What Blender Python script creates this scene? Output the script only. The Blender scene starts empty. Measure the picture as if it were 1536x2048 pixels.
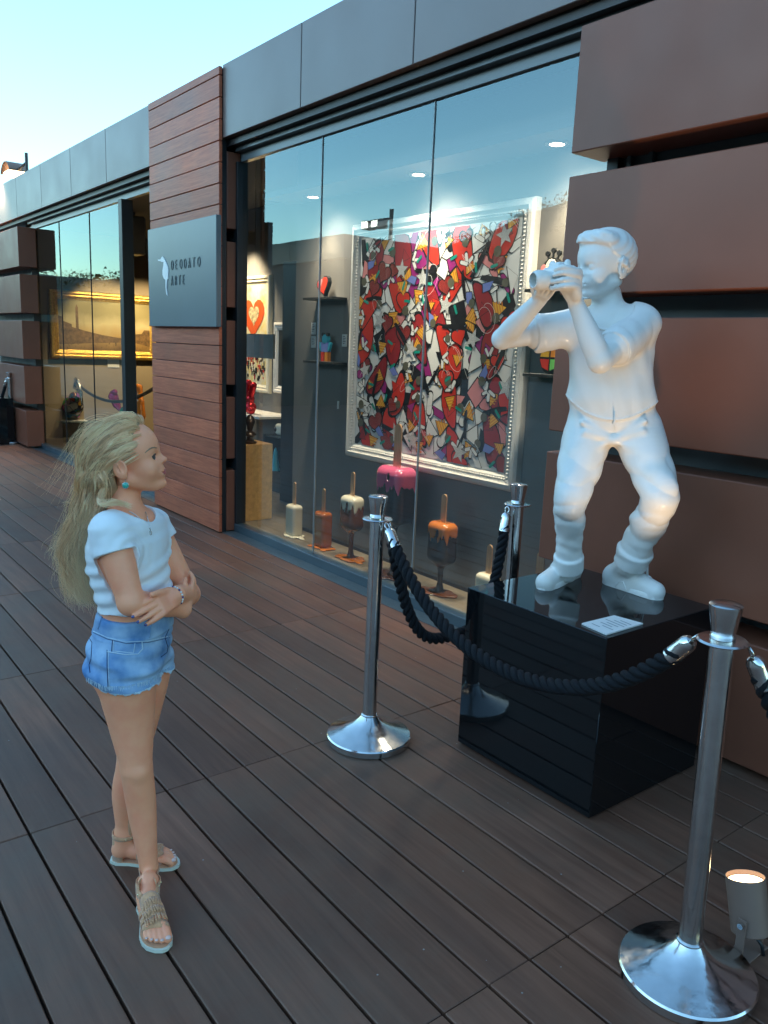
import bpy, math, random
import numpy as np
from mathutils import Vector, Matrix, noise as mnoise
random.seed(7); RNG = np.random.default_rng(7)
S = bpy.context.scene
COL = S.collection
R_ = math.radians

# ------------------------------------------------------------------ camera
YAW, PITCH, ROLL, FPX, EYE = -0.9054983, -0.201028, 0.0417708, 1606.48, 1.58
def _axes():
    f = np.array([math.sin(YAW)*math.cos(PITCH), math.cos(YAW)*math.cos(PITCH), math.sin(PITCH)])
    r = np.cross(f, [0, 0, 1]); r /= np.linalg.norm(r); u = np.cross(r, f)
    return r*math.cos(ROLL)+u*math.sin(ROLL), u*math.cos(ROLL)-r*math.sin(ROLL), f
CR, CU, CF = _axes()
cam_data = bpy.data.cameras.new('camera'); cam = bpy.data.objects.new('camera', cam_data); COL.objects.link(cam)
cam_data.sensor_fit = 'HORIZONTAL'; cam_data.sensor_width = 36.0; cam_data.lens = 36.0*FPX/1536
cam_data.clip_start = 0.05; cam_data.clip_end = 2000
cam.matrix_world = Matrix(((CR[0], CU[0], -CF[0], 0), (CR[1], CU[1], -CF[1], 0), (CR[2], CU[2], -CF[2], EYE), (0, 0, 0, 1)))
S.camera = cam

# ------------------------------------------------------------------ world, sun, exposure
SUN_EL, SUN_AZ = 9.0, 195.0          # azimuth from +Y towards +X; the low sun has gone behind the wooded hill opposite the gallery
w = bpy.data.worlds.new('World'); S.world = w; w.use_nodes = True
nt = w.node_tree; nt.nodes.clear()
out = nt.nodes.new('ShaderNodeOutputWorld'); bg = nt.nodes.new('ShaderNodeBackground')
sky = nt.nodes.new('ShaderNodeTexSky'); sky.sky_type = 'NISHITA'; sky.sun_disc = False
sky.sun_elevation = R_(SUN_EL); sky.sun_rotation = R_(SUN_AZ)
sky.air_density = 1.0; sky.dust_density = 0.2; sky.ozone_density = 2.5
mixn = nt.nodes.new('ShaderNodeMix'); mixn.data_type = 'RGBA'; mixn.blend_type = 'MULTIPLY'
mixn.inputs['Factor'].default_value = 1.0; mixn.inputs[7].default_value = (0.92, 1.03, 0.96, 1)
nt.links.new(sky.outputs[0], mixn.inputs[6]); nt.links.new(mixn.outputs[2], bg.inputs[0])
bg.inputs[1].default_value = 0.15
nt.links.new(bg.outputs[0], out.inputs[0])
sd = bpy.data.lights.new('sun', 'SUN'); sd.energy = 0.8; sd.angle = R_(10); sd.color = (1, .93, .82)
so = bpy.data.objects.new('sun', sd); COL.objects.link(so)
so.rotation_euler = Vector((math.sin(R_(SUN_AZ))*math.cos(R_(SUN_EL)), math.cos(R_(SUN_AZ))*math.cos(R_(SUN_EL)), math.sin(R_(SUN_EL)))).to_track_quat('Z', 'Y').to_euler()
S.view_settings.view_transform = 'Standard'; S.view_settings.look = 'None'; S.view_settings.gamma = 1
S.view_settings.exposure = 2.45; S.view_settings.use_curve_mapping = False
S.render.engine = 'CYCLES'
S.cycles.max_bounces = 8; S.cycles.transparent_max_bounces = 12; S.cycles.glossy_bounces = 4
S.cycles.caustics_reflective = False; S.cycles.caustics_refractive = False

# ------------------------------------------------------------------ measuring helpers
def ray(x, y): return CR*((x-768)/FPX)+CU*(-(y-1024)/FPX)+CF
E0 = np.array([0, 0, EYE])
def onZ(x, y, z=0.0): d = ray(x, y); return E0+d*((z-EYE)/d[2])
def onY(x, y, Y): d = ray(x, y); return E0+d*(Y/d[1])
def onX(x, y, X): d = ray(x, y); return E0+d*(X/d[0])
def visible(p, m=60):
    c = np.array(p)-E0; z = c@CF
    if z < .2: return False
    X = 768+FPX*(c@CR)/z; Y = 1024-FPX*(c@CU)/z
    return -m < X < 1536+m and -m < Y < 2048+m

# ------------------------------------------------------------------ object helpers
def tag(o, label=None, cat=None, group=None, kind=None):
    if label: o['label'] = label
    if cat: o['category'] = cat
    if group: o['group'] = group
    if kind: o['kind'] = kind
    return o
def empty(name, loc=(0, 0, 0), rz=0.0):
    o = bpy.data.objects.new(name, None); COL.objects.link(o); o.location = loc; o.rotation_euler = (0, 0, rz)
    o.empty_display_size = .05; return o
def link_mesh(name, me, parent=None):
    o = bpy.data.objects.new(name, me); COL.objects.link(o)
    if parent is not None: o.parent = parent
    return o
def copy_tree(o, parent=None):
    c = o.copy(); COL.objects.link(c)
    if parent is not None: c.parent = parent
    for ch in list(o.children): copy_tree(ch, c)
    return c
class MB:
    def __init__(s): s.v = []; s.f = []; s.m = []; s.cm = 0
    def add(s, vs, fs, m=None):
        b = len(s.v); s.v += [tuple(map(float, v)) for v in vs]; s.f += [tuple(b+i for i in f) for f in fs]
        s.m += [s.cm if m is None else m]*len(fs); return s
    def box(s, x0, x1, y0, y1, z0, z1, b=0.0, m=None):
        if x0 > x1: x0, x1 = x1, x0
        if y0 > y1: y0, y1 = y1, y0
        if z0 > z1: z0, z1 = z1, z0
        if b <= 0:
            vs = [(x, y, z) for x in (x0, x1) for y in (y0, y1) for z in (z0, z1)]
            fs = [(0, 1, 3, 2), (4, 6, 7, 5), (0, 4, 5, 1), (2, 3, 7, 6), (0, 2, 6, 4), (1, 5, 7, 3)]
            return s.add(vs, fs, m)
        vs = []; idx = {}
        for i, x in enumerate((x0, x1)):
            for j, y in enumerate((y0, y1)):
                for k, z in enumerate((z0, z1)):
                    sx, sy, sz = (1, -1)[i], (1, -1)[j], (1, -1)[k]
                    for a in range(3):
                        p = [x+sx*b, y+sy*b, z+sz*b]; p[a] = (x, y, z)[a]
                        idx[(i, j, k, a)] = len(vs); vs.append(tuple(p))
        fs = []
        for a in range(3):
            for e in (0, 1):
                q = []
                for (p1, p2) in ((0, 0), (1, 0), (1, 1), (0, 1)):
                    t = [p1, p2]; t.insert(a, e); q.append(idx[tuple(t)+(a,)])
                fs.append(tuple(q if (e == 1) ^ (a == 1) else q[::-1]))
        for a in range(3):                                  # edges along axis a
            o1, o2 = [c for c in range(3) if c != a]
            for e1 in (0, 1):
                for e2 in (0, 1):
                    def K(v, ax):
                        t = [0, 0, 0]; t[a] = v; t[o1] = e1; t[o2] = e2; return idx[tuple(t)+(ax,)]
                    fs.append((K(0, o1), K(1, o1), K(1, o2), K(0, o2)))
        for i in (0, 1):
            for j in (0, 1):
                for k in (0, 1): fs.append(tuple(idx[(i, j, k, a)] for a in range(3)))
        return s.add(vs, fs, m)
    def lathe(s, prof, n=32, c=(0, 0, 0), cap=True, m=None):
        vs = []; fs = []
        for r, z in prof:
            for i in range(n):
                a = 2*math.pi*i/n; vs.append((c[0]+r*math.cos(a), c[1]+r*math.sin(a), c[2]+z))
        for j in range(len(prof)-1):
            for i in range(n):
                k = (i+1) % n; fs.append((j*n+i, j*n+k, (j+1)*n+k, (j+1)*n+i))
        if cap:
            fs.append(tuple(reversed(range(n)))); fs.append(tuple((len(prof)-1)*n+i for i in range(n)))
        return s.add(vs, fs, m)
    def tube(s, pts, r, n=8, m=None, closed=False):
        pts = [Vector(p) for p in pts]; L = len(pts)
        rr = r if hasattr(r, '__len__') else [r]*L
        vs = []; fs = []; N = None
        for i, p in enumerate(pts):
            if closed: t = (pts[(i+1) % L]-pts[i-1]).normalized()
            else: t = (pts[min(i+1, L-1)]-pts[max(i-1, 0)]).normalized()
            if N is None:
                N = t.cross(Vector((0, 0, 1)));
                if N.length < .1: N = t.cross(Vector((0, 1, 0)))
                N.normalize()
            else: N = (N-t*N.dot(t)).normalized()
            B = t.cross(N)
            for k in range(n):
                a = 2*math.pi*k/n; vs.append(tuple(p+(N*math.cos(a)+B*math.sin(a))*rr[i]))
        for i in range(L if closed else L-1):
            j = (i+1) % L
            for k in range(n):
                q = (k+1) % n; fs.append((i*n+k, i*n+q, j*n+q, j*n+k))
        if not closed:
            fs.append(tuple(reversed(range(n)))); fs.append(tuple((L-1)*n+k for k in range(n)))
        return s.add(vs, fs, m)
    def prism(s, poly, thick, T, m=None):
        # poly: 2-D points; T: matrix taking (u, v, h) to 3-D
        n = len(poly); vs = [T @ Vector((p[0], p[1], 0)) for p in poly]+[T @ Vector((p[0], p[1], thick)) for p in poly]
        fs = [tuple(reversed(range(n))), tuple(range(n, 2*n))]+[(i, (i+1) % n, n+(i+1) % n, n+i) for i in range(n)]
        return s.add(vs, fs, m)
    def build(s, name, mats, parent=None, smooth=False, fix=True):
        me = bpy.data.meshes.new(name); me.from_pydata(s.v, [], s.f)
        if not isinstance(mats, (list, tuple)): mats = [mats]
        for q in mats: me.materials.append(q)
        me.polygons.foreach_set('material_index', s.m)
        if smooth: me.polygons.foreach_set('use_smooth', [True]*len(s.f))
        if fix:
            import bmesh
            b = bmesh.new(); b.from_mesh(me); bmesh.ops.recalc_face_normals(b, faces=b.faces); b.to_mesh(me); b.free()
        me.update(); o = link_mesh(name, me, parent)
        if smooth == 'auto':
            me.set_sharp_from_angle(angle=R_(35))
        return o
def auto(o, a=35):
    o.data.polygons.foreach_set('use_smooth', [True]*len(o.data.polygons)); o.data.set_sharp_from_angle(angle=R_(a)); return o
def boxo(name, mat, parent, x0, x1, y0, y1, z0, z1, b=0.0): return MB().box(x0, x1, y0, y1, z0, z1, b).build(name, mat, parent)

# ------------------------------------------------------------------ materials
def mat(name, col, rough=.5, metal=0.0, var=0.0, vscale=8.0, vcol=None, bump=0.0, bscale=60.0, spec=.5, coat=0.0, coatr=.05,
        rvar=0.0, emit=None, estr=0.0, objrand=0.0, stretch=None, sss=0.0, sheen=0.0, ior=None, vthr=None, coords='Object'):
    m = bpy.data.materials.new(name); m.use_nodes = True; t = m.node_tree; p = t.nodes['Principled BSDF']; L = t.links.new
    p.inputs['Base Color'].default_value = (*col, 1); p.inputs['Roughness'].default_value = rough; p.inputs['Metallic'].default_value = metal
    p.inputs['Specular IOR Level'].default_value = spec; p.inputs['Coat Weight'].default_value = coat; p.inputs['Coat Roughness'].default_value = coatr
    if ior: p.inputs['IOR'].default_value = ior
    if sss: p.inputs['Subsurface Weight'].default_value = sss; p.inputs['Subsurface Radius'].default_value = (1, .35, .2); p.inputs['Subsurface Scale'].default_value = .006
    if sheen: p.inputs['Sheen Weight'].default_value = sheen
    if emit: p.inputs['Emission Color'].default_value = (*emit, 1); p.inputs['Emission Strength'].default_value = estr
    vec = None
    if var or bump or rvar:
        tc = t.nodes.new('ShaderNodeTexCoord'); mp = t.nodes.new('ShaderNodeMapping'); L(tc.outputs[coords], mp.inputs[0]); vec = mp.outputs[0]
        if stretch: mp.inputs['Scale'].default_value = stretch
        oi = t.nodes.new('ShaderNodeObjectInfo'); mu = t.nodes.new('ShaderNodeMath'); mu.operation = 'MULTIPLY'; mu.inputs[1].default_value = 37.0
        L(oi.outputs['Random'], mu.inputs[0]); L(mu.outputs[0], mp.inputs['Location'])
    base = None
    if var:
        n = t.nodes.new('ShaderNodeTexNoise'); n.inputs['Scale'].default_value = vscale; n.inputs['Detail'].default_value = 6; n.inputs['Roughness'].default_value = .6; L(vec, n.inputs['Vector'])
        cr = t.nodes.new('ShaderNodeValToRGB'); L(n.outputs[0], cr.inputs[0])
        c2 = vcol or tuple(min(1, c*(1+var)) for c in col); c1 = tuple(c*(1-var) for c in col) if not vcol else col
        lo, hi = vthr or (.3, .7)
        cr.color_ramp.elements[0].position = lo; cr.color_ramp.elements[1].position = hi
        cr.color_ramp.elements[0].color = (*c1, 1); cr.color_ramp.elements[1].color = (*c2, 1); base = cr.outputs[0]
    if objrand:
        oi2 = t.nodes.new('ShaderNodeObjectInfo'); mr = t.nodes.new('ShaderNodeMapRange'); mr.inputs['To Min'].default_value = 1-objrand; mr.inputs['To Max'].default_value = 1+objrand
        L(oi2.outputs['Random'], mr.inputs[0]); mx = t.nodes.new('ShaderNodeMix'); mx.data_type = 'RGBA'; mx.blend_type = 'MULTIPLY'; mx.inputs['Factor'].default_value = 1
        if base: L(base, mx.inputs[6])
        else: mx.inputs[6].default_value = (*col, 1)
        L(mr.outputs[0], mx.inputs[7]); base = mx.outputs[2]
    if base: L(base, p.inputs['Base Color'])
    if rvar:
        n = t.nodes.new('ShaderNodeTexNoise'); n.inputs['Scale'].default_value = vscale*1.7; n.inputs['Detail'].default_value = 8; L(vec, n.inputs['Vector'])
        mr = t.nodes.new('ShaderNodeMapRange'); mr.inputs['From Min'].default_value = .3; mr.inputs['From Max'].default_value = .7
        mr.inputs['To Min'].default_value = max(.02, rough-rvar); mr.inputs['To Max'].default_value = rough+rvar
        L(n.outputs[0], mr.inputs[0]); L(mr.outputs[0], p.inputs['Roughness'])
    if bump:
        n = t.nodes.new('ShaderNodeTexNoise'); n.inputs['Scale'].default_value = bscale; n.inputs['Detail'].default_value = 6; L(vec, n.inputs['Vector'])
        b = t.nodes.new('ShaderNodeBump'); b.inputs['Strength'].default_value = bump; b.inputs['Distance'].default_value = .01
        L(n.outputs[0], b.inputs['Height']); L(b.outputs[0], p.inputs['Normal'])
    return m
def glass_mat(name, f0=2.0, tint=(.93, .97, .97)):
    m = bpy.data.materials.new(name); m.use_nodes = True; t = m.node_tree; t.nodes.clear(); L = t.links.new
    o = t.nodes.new('ShaderNodeOutputMaterial'); mx = t.nodes.new('ShaderNodeMixShader'); tr = t.nodes.new('ShaderNodeBsdfTransparent'); gl = t.nodes.new('ShaderNodeBsdfGlossy')
    tr.inputs[0].default_value = (*tint, 1); gl.inputs['Roughness'].default_value = 0.0; gl.inputs['Color'].default_value = (.74, .95, 1, 1)
    fr = t.nodes.new('ShaderNodeFresnel'); fr.inputs[0].default_value = f0
    geo = t.nodes.new('ShaderNodeNewGeometry')
    nz = t.nodes.new('ShaderNodeTexNoise'); nz.inputs['Scale'].default_value = 1.3; tc = t.nodes.new('ShaderNodeTexCoord'); L(tc.outputs['Object'], nz.inputs['Vector'])
    b = t.nodes.new('ShaderNodeBump'); b.inputs['Strength'].default_value = .02; b.inputs['Distance'].default_value = .05; L(nz.outputs[0], b.inputs['Height']); L(b.outputs[0], gl.inputs['Normal'])
    # same reflectance from both sides
    L(fr.outputs[0], mx.inputs[0]); L(tr.outputs[0], mx.inputs[1]); L(gl.outputs[0], mx.inputs[2]); L(mx.outputs[0], o.inputs[0])
    return m
def grain(name, c1, c2, rough, sx, objrand=.2, bump=.25, spec=.5, axis='X', stain=None, coat=0.0, coatr=.4):
    """wood: streaks along an axis, per-board tone"""
    m = bpy.data.materials.new(name); m.use_nodes = True; t = m.node_tree; p = t.nodes['Principled BSDF']; L = t.links.new
    tc = t.nodes.new('ShaderNodeTexCoord'); oi = t.nodes.new('ShaderNodeObjectInfo')
    va = t.nodes.new('ShaderNodeVectorMath'); va.operation = 'SCALE'; L(oi.outputs['Location'], va.inputs[0]); va.inputs['Scale'].default_value = 1.0
    cb = t.nodes.new('ShaderNodeCombineXYZ'); mr0 = t.nodes.new('ShaderNodeMath'); mr0.operation = 'MULTIPLY'; mr0.inputs[1].default_value = 91.
    L(oi.outputs['Random'], mr0.inputs[0]); L(mr0.outputs[0], cb.inputs[0]); L(mr0.outputs[0], cb.inputs[1]); L(mr0.outputs[0], cb.inputs[2])
    ad = t.nodes.new('ShaderNodeVectorMath'); ad.operation = 'ADD'; L(tc.outputs['Object'], ad.inputs[0]); L(cb.outputs[0], ad.inputs[1])
    mp = t.nodes.new('ShaderNodeMapping'); L(ad.outputs[0], mp.inputs[0]); mp.inputs['Scale'].default_value = sx
    n = t.nodes.new('ShaderNodeTexNoise'); n.inputs['Scale'].default_value = 1.0; n.inputs['Detail'].default_value = 8; n.inputs['Roughness'].default_value = .65; n.inputs['Distortion'].default_value = .6; L(mp.outputs[0], n.inputs[0])
    cr = t.nodes.new('ShaderNodeValToRGB'); L(n.outputs[0], cr.inputs[0]); cr.color_ramp.elements[0].position = .32; cr.color_ramp.elements[1].position = .68
    cr.color_ramp.elements[0].color = (*c1, 1); cr.color_ramp.elements[1].color = (*c2, 1)
    big = t.nodes.new('ShaderNodeTexNoise'); big.inputs['Scale'].default_value = 1.7; big.inputs['Detail'].default_value = 4; L(ad.outputs[0], big.inputs[0])
    mr = t.nodes.new('ShaderNodeMapRange'); mr.inputs['From Min'].default_value = .3; mr.inputs['From Max'].default_value = .7; mr.inputs['To Min'].default_value = .78; mr.inputs['To Max'].default_value = 1.22; L(big.outputs[0], mr.inputs[0])
    mo = t.nodes.new('ShaderNodeMapRange'); mo.inputs['To Min'].default_value = 1-objrand; mo.inputs['To Max'].default_value = 1+objrand; L(oi.outputs['Random'], mo.inputs[0])
    mu = t.nodes.new('ShaderNodeMath'); mu.operation = 'MULTIPLY'; L(mr.outputs[0], mu.inputs[0]); L(mo.outputs[0], mu.inputs[1])
    mx = t.nodes.new('ShaderNodeMix'); mx.data_type = 'RGBA'; mx.blend_type = 'MULTIPLY'; mx.inputs['Factor'].default_value = 1; L(cr.outputs[0], mx.inputs[6]); L(mu.outputs[0], mx.inputs[7])
    base = mx.outputs[2]
    if stain:
        sn = t.nodes.new('ShaderNodeTexNoise'); sn.inputs['Scale'].default_value = .9; sn.inputs['Detail'].default_value = 7; sn.inputs['Roughness'].default_value = .75
        geo = t.nodes.new('ShaderNodeNewGeometry'); L(geo.outputs['Position'], sn.inputs[0])
        cr2 = t.nodes.new('ShaderNodeValToRGB'); cr2.color_ramp.elements[0].position = .46; cr2.color_ramp.elements[1].position = .74; L(sn.outputs[0], cr2.inputs[0])
        m2 = t.nodes.new('ShaderNodeMix'); m2.data_type = 'RGBA'; L(cr2.outputs[0], m2.inputs['Factor']); L(base, m2.inputs[6]); m2.inputs[7].default_value = (*stain, 1); base = m2.outputs[2]
        # specks
        vo = t.nodes.new('ShaderNodeTexVoronoi'); vo.inputs['Scale'].default_value = 16; L(geo.outputs['Position'], vo.inputs['Vector'])
        lt = t.nodes.new('ShaderNodeMath'); lt.operation = 'LESS_THAN'; lt.inputs[1].default_value = .045; L(vo.outputs['Distance'], lt.inputs[0])
        sp = t.nodes.new('ShaderNodeSeparateColor'); L(vo.outputs['Color'], sp.inputs[0]); gt = t.nodes.new('ShaderNodeMath'); gt.operation = 'GREATER_THAN'; gt.inputs[1].default_value = .8; L(sp.outputs[0], gt.inputs[0])
        ml = t.nodes.new('ShaderNodeMath'); ml.operation = 'MULTIPLY'; L(lt.outputs[0], ml.inputs[0]); L(gt.outputs[0], ml.inputs[1])
        m3 = t.nodes.new('ShaderNodeMix'); m3.data_type = 'RGBA'; L(ml.outputs[0], m3.inputs['Factor']); L(base, m3.inputs[6]); m3.inputs[7].default_value = (.26, .25, .24, 1); base = m3.outputs[2]
    L(base, p.inputs['Base Color'])
    rr = t.nodes.new('ShaderNodeMapRange'); rr.inputs['To Min'].default_value = rough-.12; rr.inputs['To Max'].default_value = rough+.14; L(big.outputs[0], rr.inputs[0]); L(rr.outputs[0], p.inputs['Roughness'])
    p.inputs['Specular IOR Level'].default_value = spec; p.inputs['Coat Weight'].default_value = coat; p.inputs['Coat Roughness'].default_value = coatr
    b = t.nodes.new('ShaderNodeBump'); b.inputs['Strength'].default_value = bump; b.inputs['Distance'].default_value = .004; L(n.outputs[0], b.inputs['Height']); L(b.outputs[0], p.inputs['Normal'])
    return m

M = {}
M['deck'] = grain('deck_wood', (.108, .045, .027), (.172, .078, .048), .52, (1.6, 30, 30), .24, .25, .38, stain=(.115, .075, .052))
M['clad'] = grain('cladding_wood', (.34, .068, .028), (.54, .150, .066), .5, (3.2, 60, 60), .16, .3, .5, coat=.15, coatr=.35)
M['panel'] = mat('brown_panel', (.200, .068, .038), .45, spec=.42, var=.09, vscale=1.6, bump=.05, bscale=900, rvar=.07, objrand=.07, coat=.12, coatr=.28)
M['fascia'] = mat('fascia_panel', (.140, .108, .098), .42, spec=.6, var=.06, vscale=1.3, bump=.05, bscale=900, rvar=.05, coat=.3, coatr=.28)
M['teal'] = mat('dark_teal_metal', (.045, .065, .075), .38, metal=.0, spec=.6, var=.15, vscale=4, rvar=.08, coat=.2, coatr=.2)
M['signmetal'] = mat('sign_metal', (.115, .15, .165), .38, spec=.6, var=.05, vscale=2, coat=.3, coatr=.22)
M['black'] = mat('black_metal', (.014, .015, .017), .4, spec=.5, var=.2, vscale=6)
M['glass'] = glass_mat('shop_glass')
M['clearglass'] = glass_mat('table_glass', 1.45, (.95, .99, .97))
M['chrome'] = mat('steel', (.62, .62, .61), .17, metal=1.0, var=.10, vscale=22, rvar=.08, bump=.05, bscale=50)
M['lacquer'] = mat('black_lacquer', (.006, .007, .008), .045, spec=.42, rvar=.02, vscale=3)
M['lacqueredge'] = mat('lacquer_edge', (.05, .04, .035), .3)
M['white'] = mat('white_paint', (.72, .72, .70), .45, var=.05)
M['statue'] = mat('white_glossy_resin', (.74, .73, .70), .48, spec=.4, coat=.18, coatr=.12, var=.06, vscale=7, vcol=(.70, .66, .58), vthr=(.45, .85), bump=.03, bscale=40)
M['rope'] = mat('black_rope', (.008, .009, .012), .75, bump=.6, bscale=500, spec=.25)
M['wall'] = mat('grey_gallery_wall', (.17, .165, .155), .75, var=.06, vscale=1.5, bump=.1, bscale=200)
M['wallwarm'] = mat('ochre_gallery_wall', (.30, .24, .15), .8, var=.06, vscale=1.5)
M['darkwall'] = mat('dark_interior', (.05, .045, .04), .8, var=.1)
M['floor_in'] = mat('gallery_floor', (.16, .135, .10), .55, var=.22, vscale=9, bump=.3, bscale=60)
M['frame_white'] = mat('white_carved_frame', (.78, .77, .72), .38, bump=.5, bscale=130, var=.05)
M['gold'] = mat('gilt_frame', (.80, .50, .12), .3, metal=.85, var=.3, vscale=40, bump=.9, bscale=90)
M['stick'] = grain('ice_cream_stick_wood', (.42, .23, .11), (.62, .40, .22), .5, (60, 60, 5), .05, .15)
M['cream'] = mat('cream_resin', (.80, .77, .62), .22, spec=.6, coat=.5, var=.03)
M['caramel'] = mat('caramel_resin', (.42, .12, .025), .15, spec=.6, coat=.8, var=.1)
M['orange'] = mat('orange_resin', (.62, .19, .03), .12, spec=.6, coat=.9, var=.1)
M['milkchoc'] = mat('milk_chocolate_resin', (.17, .058, .022), .2, spec=.6, coat=.5, var=.12)
M['darkchoc'] = mat('dark_chocolate_resin', (.035, .018, .012), .3, spec=.5, coat=.3, var=.15)
M['pink'] = mat('pink_resin', (.80, .13, .27), .12, spec=.6, coat=.9, var=.03)
M['skin'] = mat('skin', (.90, .37, .205), .46, spec=.4, var=.1, vcol=(.84, .28, .155), vthr=(.45, .8), vscale=11, sss=.2, bump=.10, bscale=420, rvar=.08)
M['lips'] = mat('lips', (.50, .11, .10), .38, spec=.5)
M['nail'] = mat('blue_nail_polish', (.04, .05, .18), .15, coat=.8)
M['toenail'] = mat('toenail', (.68, .45, .38), .25, coat=.5)
M['shirt'] = mat('white_ribbed_cotton', (.74, .78, .80), .8, bump=.08, bscale=500, sheen=.15)
M['sole'] = mat('pale_sole', (.58, .60, .50), .4, var=.1)
M['suede'] = mat('tan_suede', (.60, .30, .15), .85, var=.16, vscale=40, bump=.3, bscale=400, sheen=.3)
M['stud'] = mat('gold_stud', (.9, .75, .45), .2, metal=1)
M['teal_stone'] = mat('turquoise_stone', (.02, .38, .30), .12, coat=.9, var=.2, vscale=80)
M['silver'] = mat('silver_chain', (.7, .7, .68), .25, metal=1)
M['eye_white'] = mat('eye_white', (.75, .72, .70), .2); M['iris'] = mat('iris', (.05, .06, .06), .08, coat=1)
M['lash'] = mat('lash_brown', (.09, .05, .03), .8)
M['brow'] = mat('brow_hair', (.26, .17, .10), .8)
M['lamp'] = mat('lamp_glow', (1, .9, .7), .5, emit=(1.0, .70, .36), estr=1.6)
M['lampw'] = mat('downlight_glow', (1, .95, .85), .5, emit=(1.0, .86, .68), estr=2.2)
M['taupe'] = mat('taupe_lamp_body', (.20, .125, .095), .5, var=.05)
M['hill'] = mat('dark_wooded_hill', (.035, .042, .022), .95, var=.5, vscale=.15)
M['leaf'] = mat('tree_leaves', (.035, .055, .02), .8, var=.4, vscale=.6)
M['earth'] = mat('dry_ground', (.16, .13, .10), .9, var=.2, vscale=.5)
M['jointc'] = mat('clear_silicone_joint', (.30, .33, .33), .25); M['hair'] = None

def wx(v): return v
# ------------------------------------------------------------------ ground, deck
gm = MB(); gm.box(-400, 400, -400, 400, -1.5, -.5)
tag(gm.build('ground', M['earth']), 'dry pale ground around the timber terrace', 'ground', kind='structure')
deck = tag(boxo('deck', M['black'], None, -18, 9, -9, 3.0, -.12, -.045), 'dark brown timber deck of long grooved boards in front of the gallery', 'deck', kind='structure')
PB, Y0B, LB, X0B, GAP = .1545, .415, 1.31, -1.197, .009
def board_mesh(L):
    m = MB(); hw = (PB-GAP)/2
    m.box(-L/2+.0008, L/2-.0008, -hw, hw, -.03, 0.0, .0026)
    m.build('board', M['deck']); o = bpy.data.objects['board']; me = o.data; bpy.data.objects.remove(o); return me
bm_full = board_mesh(LB)
rest = MB(); cand = []
for r in range(-60, 17):
    yc = Y0B+PB*(r+.5)
    for c in range(-13, 8):
        xc = X0B+LB*(c+.5)
        if yc < -8.9: continue
        vis = any(visible((xc+sx*LB/2, yc+sy*PB/2, 0), 10) for sx in (-1, -.5, 0, .5, 1) for sy in (-1, 1))
        dist = math.hypot(xc, yc)
        if vis: cand.append((dist, xc, yc))
        else: cand.append((1e3+dist, xc, yc))
cand.sort()
nb = 0
for d, xc, yc in cand:
    dz = random.uniform(-.0012, .0012)
    if d < 999 and nb < 296:
        o = link_mesh('board', bm_full, deck); o.location = (xc, yc, dz); nb += 1
    else: rest.box(xc-LB/2+.0008, xc+LB/2-.0008, yc-(PB-GAP)/2, yc+(PB-GAP)/2, -.03, dz)
tag(rest.build('far_boards', M['deck'], deck, fix=False), kind='stuff')

# ------------------------------------------------------------------ gallery building
GY = 3.17
bld = empty('gallery_building', (0, 0, 0)); tag(bld, 'long single storey art gallery clad in brown panels, red timber and tall shop windows', 'building')
# fascia panels: pitch 1.163
xs = [-2.575+1.163*i for i in range(-12, 4)]
def fascia(x0, x1):
    o = auto(MB().box(x0+.004, x1-.004, 3.0, 3.05, 3.105, 3.618, .003).build('fascia_panel', M['fascia'], bld)); return o
edges = [-2.575+1.16*i for i in range(0, 4)]
fx = [-6.02, -4.895, -3.735, -2.578, -1.42, -.26, .9]
for a, b in zip(fx[:-1], fx[1:]): fascia(a, b)
lx = [-7.405, -8.6, -9.75, -10.93, -12.1, -13.26, -14.42, -15.6, -16.8]
for a, b in zip(lx[:-1], lx[1:]): fascia(b, a)
boxo('fascia_backing', M['black'], bld, -16.8, 1, 3.052, 3.12, 3.12, 3.60)
boxo('roof', M['black'], bld, -16.8, 1, 3.121, 7.0, 3.30, 3.55)
boxo('soffit', M['black'], bld, -16.8, 1, 3.051, 3.30, 3.055, 3.10)
# window head: two stepped dark profiles
for a, b in ((-6.0, 1), (-12.0, -7.43)):
    boxo('window_head', M['teal'], bld, a, b, 3.10, 3.30, 3.02, 3.053, .002)
    boxo('window_transom', M['signmetal'], bld, a, b, 3.15, 3.20, 2.955, 3.018, .002)
# timber cladding
PITCHW = .1537
for i in range(24):
    z0 = .012+i*PITCHW; z1 = min(z0+PITCHW-.006, 3.605)
    if z1-z0 < .03: continue
    o = MB().box(-7.400+random.uniform(-.002, .002), -6.012, 2.968+random.uniform(-.0015, .0015), 2.995, z0, z1, .0025).build('cladding_plank', M['clad'], bld)
    o.data.transform(Matrix.Translation((6.7, -2.98, -z0))); o.location = (-6.7, 2.98, z0)
boxo('cladding_backing', M['black'], bld, -7.38, -6.03, 2.997, 3.04, .0, 3.6)
# jamb blocks behind the cladding and the stacked brown panels
ZS = [(0.03, .525), (.62, 1.135), (1.235, 1.747), (1.85, 2.355), (2.452, 2.962)]
def block(x0, x1, y0, z0, z1):
    return auto(MB().box(x0, x1, y0, 3.16, z0, z1, .004).build('wall_panel', M['panel'], bld))
ZJ = [(0.01, .45), (.55, 1.05), (1.16, 1.65), (1.77, 2.27), (2.38, 2.88)]
for z0, z1 in ((.01, .525), (.625, 1.135), (1.235, 1.747), (1.85, 2.355), (2.452, 3.02)):
    block(-7.36, -6.03, 3.045, z0, z1)
boxo('wall_core', M['teal'], bld, -7.34, -6.06, 3.162, 3.21, 0, 3.05)
for x0, x1 in ((-2.51, .9),):
    for z0, z1 in ZS: block(x0, x1, 2.93, z0, z1)
    boxo('wall_core', M['teal'], bld, x0+.1, x1, 3.162, 3.45, 0, 3.0)
for z0, z1 in ZS: block(-14.2, -11.85, 2.93, z0, z1)
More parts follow.
